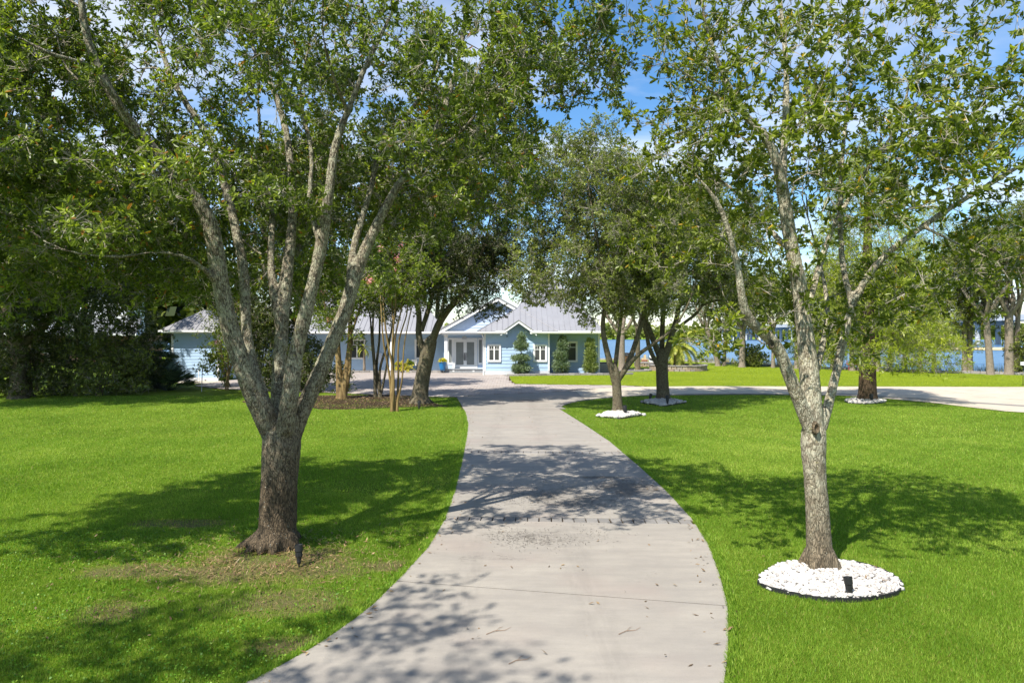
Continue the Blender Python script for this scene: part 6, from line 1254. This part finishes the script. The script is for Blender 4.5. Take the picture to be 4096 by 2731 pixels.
def left_gen(r, n):
    x = r.uniform(-150, -38, n); k = np.floor(x / 7); u = (x / 7 - k) * 2 - 1; hh = 10 + 6 * np.abs(np.sin(k * 78.233) * 4375.5 % 1); return np.column_stack([x, 95 + r.uniform(0, 8, n), .3 + hh * np.sqrt(np.maximum(0, 1.05 - u * u)) * r.random(n) ** .7])
mass('back_woods', 'dark green woods behind the brick house on the left', 8000, left_gen, 2.2, 'leaf_dark', 312)
br = empty('road_bridge', (205, 400, 0)); tag(br, 'long grey concrete road bridge crossing the lake on rows of piers', 'bridge')
b = MB().box(-9, 9, -215, 330, 9.0, 10.2); b.box(-9, -8.6, -215, 330, 10.2, 11.2); b.box(8.6, 9, -215, 330, 10.2, 11.2); b.build('deck', M['bridge'], br)
for k in range(17):
    y = -205 + k * 32; MB().box(-8.5, 8.5, y - 1, y + 1, 7.4, 8.998).build('pier_cap', M['bridge'], br)
    for x in (-6.5, -2.2, 2.2, 6.5): MB().lathe([(1.0, -3), (1.0, 7.4)], 12, (x, y)).build('pier', M['bridge'], br)
gs = empty('highway_sign', (205, 300, 10.2)); tag(gs, 'green highway sign above the bridge seen through the right trees', 'sign')
for x in (-8.4, 8.4): MB().tube([(x, 0, 0), (x, 0, 7.5)], .22, 8).build('post', M['steel'], gs)
MB().tube([(-8.4, 0, 6.4), (8.4, 0, 6.4)], .18, 8).build('beam', M['steel'], gs); MB().box(-4.5, 3.5, -.35, -.25, 3.6, 7.4).build('panel', M['sign_green'], gs)

# ------------------------------------------------------------------ grass, clover, litter
def lawn_ok(X, Y):
    ok = ~inside(DRIVE, X, Y) & ~inside(BRANCH, X, Y) & ~inside(COURT, X, Y) & ~inside(RING, X, Y) & ~inside(FARLAWN, X, Y)
    ok &= ~((Y < 28.2) & (X > eL(Y) - .015) & (X < eR(Y) + .015) & (Y < 27.6)); ok &= np.hypot(X - OAK_L[0], Y - OAK_L[1]) > .30
    return ok
def bare_amt(X, Y):
    b = np.zeros(X.shape)
    nz = vnoise(X, Y, 3.2, 77) * .9
    for x, y, rx, ry in BAREP: b = np.maximum(b, np.clip(1.15 - ((X - x) / rx) ** 2 - ((Y - y) / ry) ** 2 + nz, 0, .78))
    return np.maximum(b, inside(MULCH_L, X, Y) * np.clip(.55 + (Y - 28.5) * .12 + vnoise(X, Y, 1.5, 78) * .7, .25, .97))
def vnoise(X, Y, s, seed):
    r = np.random.default_rng(seed); o = 0
    for k in range(6): a = r.uniform(0, 6.28); f = s * r.uniform(.5, 2.0); o = o + np.sin((X * math.cos(a) + Y * math.sin(a)) * f + r.uniform(0, 6.28))
    return o / 6
def blades(n, y0, y1, xm, w, h, rng, ok=lawn_ok, x0=None, x1=None, lean=.55, z=0.0):
    Y = rng.uniform(y0, y1, n); lo = -(xm * Y + 2.5) if x0 is None else np.full(n, x0); hi = (xm * Y + 2.5) if x1 is None else np.full(n, x1); X = rng.uniform(lo, hi) if x0 is not None else (rng.random(n) * 2 - 1) * (xm * y1 + 2.5)
    k = (X > lo) & (X < hi) & ok(X, Y); k &= rng.random(n) > bare_amt(X, Y); X, Y = X[k], Y[k]; n = len(X)
    hh = h * rng.uniform(.45, 1.3, n) * (1 + .35 * vnoise(X, Y, 2.5, 4)); a = rng.uniform(0, 6.28, n); t = rng.uniform(0, 6.28, n); ll = rng.uniform(.1, lean, n) * hh * 1.3
    b = np.column_stack([X, Y, np.full(n, z - .004)]); s = np.column_stack([np.cos(a), np.sin(a), np.zeros(n)]) * (w * rng.uniform(.6, 1.2, n) * .5)[:, None]; tip = b + np.column_stack([np.cos(t) * ll, np.sin(t) * ll, hh])
    c = np.clip(.53 + .26 * vnoise(X, Y, .6, 5) + .2 * vnoise(X, Y, 4, 6) + rng.normal(0, .19, n), 0, .96); c[rng.random(n) < .014 + .25 * (bare_amt(X, Y) > .5)] = 1.0
    return np.stack([b - s, b + s, tip], 1).reshape(-1, 3), np.repeat(c, 3)
rgm = np.random.default_rng(401); Vs, As = [], []
for args in ((560000, 4.2, 8.5, .80, .0066, .040), (520000, 8.5, 13, .80, .0085, .040), (420000, 13, 20, .79, .013, .042), (330000, 20, 34, .78, .020, .046)):
    V, a = blades(*args, rgm); Vs.append(V); As.append(a)
for fn, sg in ((eL, -1), (eR, 1)):
    n = 26000; Y = 4.3 + 23 * rgm.random(n) ** 1.7; X = fn(Y) + sg * np.abs(rgm.normal(0, .05, n)) + sg * .012; m_ = vnoise(X, Y, 7, 31 + sg) + .5 * rgm.normal(size=n) > -.35; X, Y = X[m_], Y[m_]; n = len(X)
    hh = rgm.uniform(.03, .075, n); w = .008 + Y * .0006; t = rgm.uniform(0, 6.28, n); b = np.column_stack([X, Y, np.zeros(n)]); s = np.column_stack([np.cos(t), np.sin(t), 0 * t]) * w[:, None] * .5
    tip = b + np.column_stack([-sg * rgm.uniform(-.02, .055, n), rgm.normal(0, .025, n), hh]); Vs.append(np.stack([b - s, b + s, tip], 1).reshape(-1, 3)); As.append(np.repeat(np.clip(rgm.normal(.5, .22, n), 0, .96), 3))
V, a = np.concatenate(Vs), np.concatenate(As)
tag(obj_np('grass', V, np.arange(len(V)).reshape(-1, 3), M['grass'], attr=a), 'short bright green lawn grass on both sides of the driveway', 'grass', kind='stuff')
V, a = blades(90000, 38, 80, .8, .03, .05, rgm, ok=lambda X, Y: inside(FARLAWN, X, Y), x0=-1, x1=45, z=.035)
tag(obj_np('sod_grass', V, np.arange(len(V)).reshape(-1, 3), M['grass_far'], attr=a), 'yellow-green grass of the far lawn by the lake', 'grass', kind='stuff')
n = 26000; X = rgm.uniform(-8, 0, n); Y = rgm.uniform(4.6, 10.5, n); k = lawn_ok(X, Y) & (rgm.random(n) > bare_amt(X, Y)) & (vnoise(X, Y, 1.4, 9) + .25 * rgm.normal(size=n) + np.clip((-2.5 - X) * .12, -.2, .3) > .05); P = np.column_stack([X[k], Y[k], rgm.uniform(.008, .045, k.sum())])
V, Fc, a = leaves(P, unit(rgm.normal(size=P.shape) * (1, 1, .2)), 1, .026, .024, rgm, False, upb=1.2, back=.0); tag(obj_np('clover', V, Fc, M['clover'], attr=a), 'small round clover leaves mixed into the near left lawn', 'clover', kind='stuff')
# fallen leaves and straw: under the big oak, in the mulch, a few on the concrete
def litter(n, gen, L, W_, m, name, label, zlo=.01, zhi=.03):
    X, Y = gen(n); P = np.column_stack([X, Y, rgm.uniform(zlo, zhi, len(X))]); A = unit(rgm.normal(size=P.shape) * (1, 1, .12)); V, Fc, a = leaves(P, A, 1, L, W_, rgm, False, upb=2.2, back=0.0, spread=.25); a = np.clip(a, 0, .96); tag(obj_np(name, V, Fc, M[m], attr=a), label, 'leaf litter', kind='stuff')
def under_oak(n): r = np.abs(rgm.normal(0, 1.0, n)) + .3; t = rgm.uniform(0, 6.28, n); X, Y = OAK_L[0] + r * np.cos(t) * 1.2, OAK_L[1] - .6 + r * np.sin(t) * .8; k = lawn_ok(X, Y); return X[k], Y[k]
litter(800, under_oak, .07, .022, 'dead_leaf', 'oak_litter', 'dry brown leaves scattered at the foot of the big left oak', .01, .04)
litter(2800, under_oak, .10, .005, 'straw', 'dry_straw', 'dry straw strewn at the foot of the big left oak', .01, .04)
litter(40, lambda n: (OAK_R[0] + rgm.normal(.1, .45, n), OAK_R[1] - .25 + rgm.normal(0, .3, n)), .07, .024, 'dead_leaf', 'ring_litter', 'few dry leaves on the white pebble ring', .07, .085)
def in_mulch(n): X = rgm.uniform(-12.5, .5, n); Y = rgm.uniform(26, 35, n); k = inside(MULCH_L, X, Y) & lawn_ok(X, Y); return X[k], Y[k]
litter(6000, in_mulch, .12, .03, 'dead_leaf', 'mulch_litter', 'brown leaves and needles covering the mulch bed', .012, .04)
def on_drive(n): Y = rgm.uniform(5, 27, n); t = rgm.random(n); t = np.where(rgm.random(n) < .6, np.where(t < .5, t * .12, 1 - (1 - t) * .16), t); return eL(Y) + (eR(Y) - eL(Y)) * t, Y
litter(420, on_drive, .07, .022, 'dead_leaf', 'drive_litter', 'few dry leaves lying on the driveway', .034, .04)
n = 3200; X = np.concatenate([rgm.normal(1.0, .85, n), rgm.normal(.4, .6, n // 2), rgm.normal(2.2, .5, n // 3)]); Y = np.concatenate([rgm.normal(12.8, .75, n), rgm.normal(10.1, .32, n // 2), rgm.normal(13.6, .5, n // 3)]); k = (X > eL(Y) + .1) & (X < eR(Y) - .05) & (vnoise(X, Y, 4.5, 79) + .3 * rgm.normal(size=len(X)) > -.05)
litter(0, lambda n_: (X[k], Y[k]), .05, .007, 'soil_needle', 'dark_debris', 'dark needle-like debris in patches on the driveway', .031, .034) if 'soil_needle' in M else None
def twig_on_drive(label, x, y, ang, l):
    r = np.random.default_rng(int(x * 100 + y * 1000) % 9999); root = empty('fallen_twig', (x, y, .032), ang); tag(root, label, 'twig'); MB().tube([(0, 0, .006), (l * .35, .02, .01), (l * .7, -.01, .008), (l, .03, .006)], [.003, .003, .002, .001], 5).build('stick', M['wood'], root); MB().tube([(l * .4, .02, .01), (l * .6, .06, .012), (l * .75, .07, .008)], [.002, .002, .001], 4).build('side_twig', M['wood'], root)
twig_on_drive('fallen twig on the near left of the driveway', *ground(1945, 2550), .5, .3); twig_on_drive('fallen twig on the near right of the driveway', *ground(2475, 2550), .5, .3); twig_on_drive('fallen twig closest to the bottom of the driveway', *ground(2035, 2670), .5, .26)
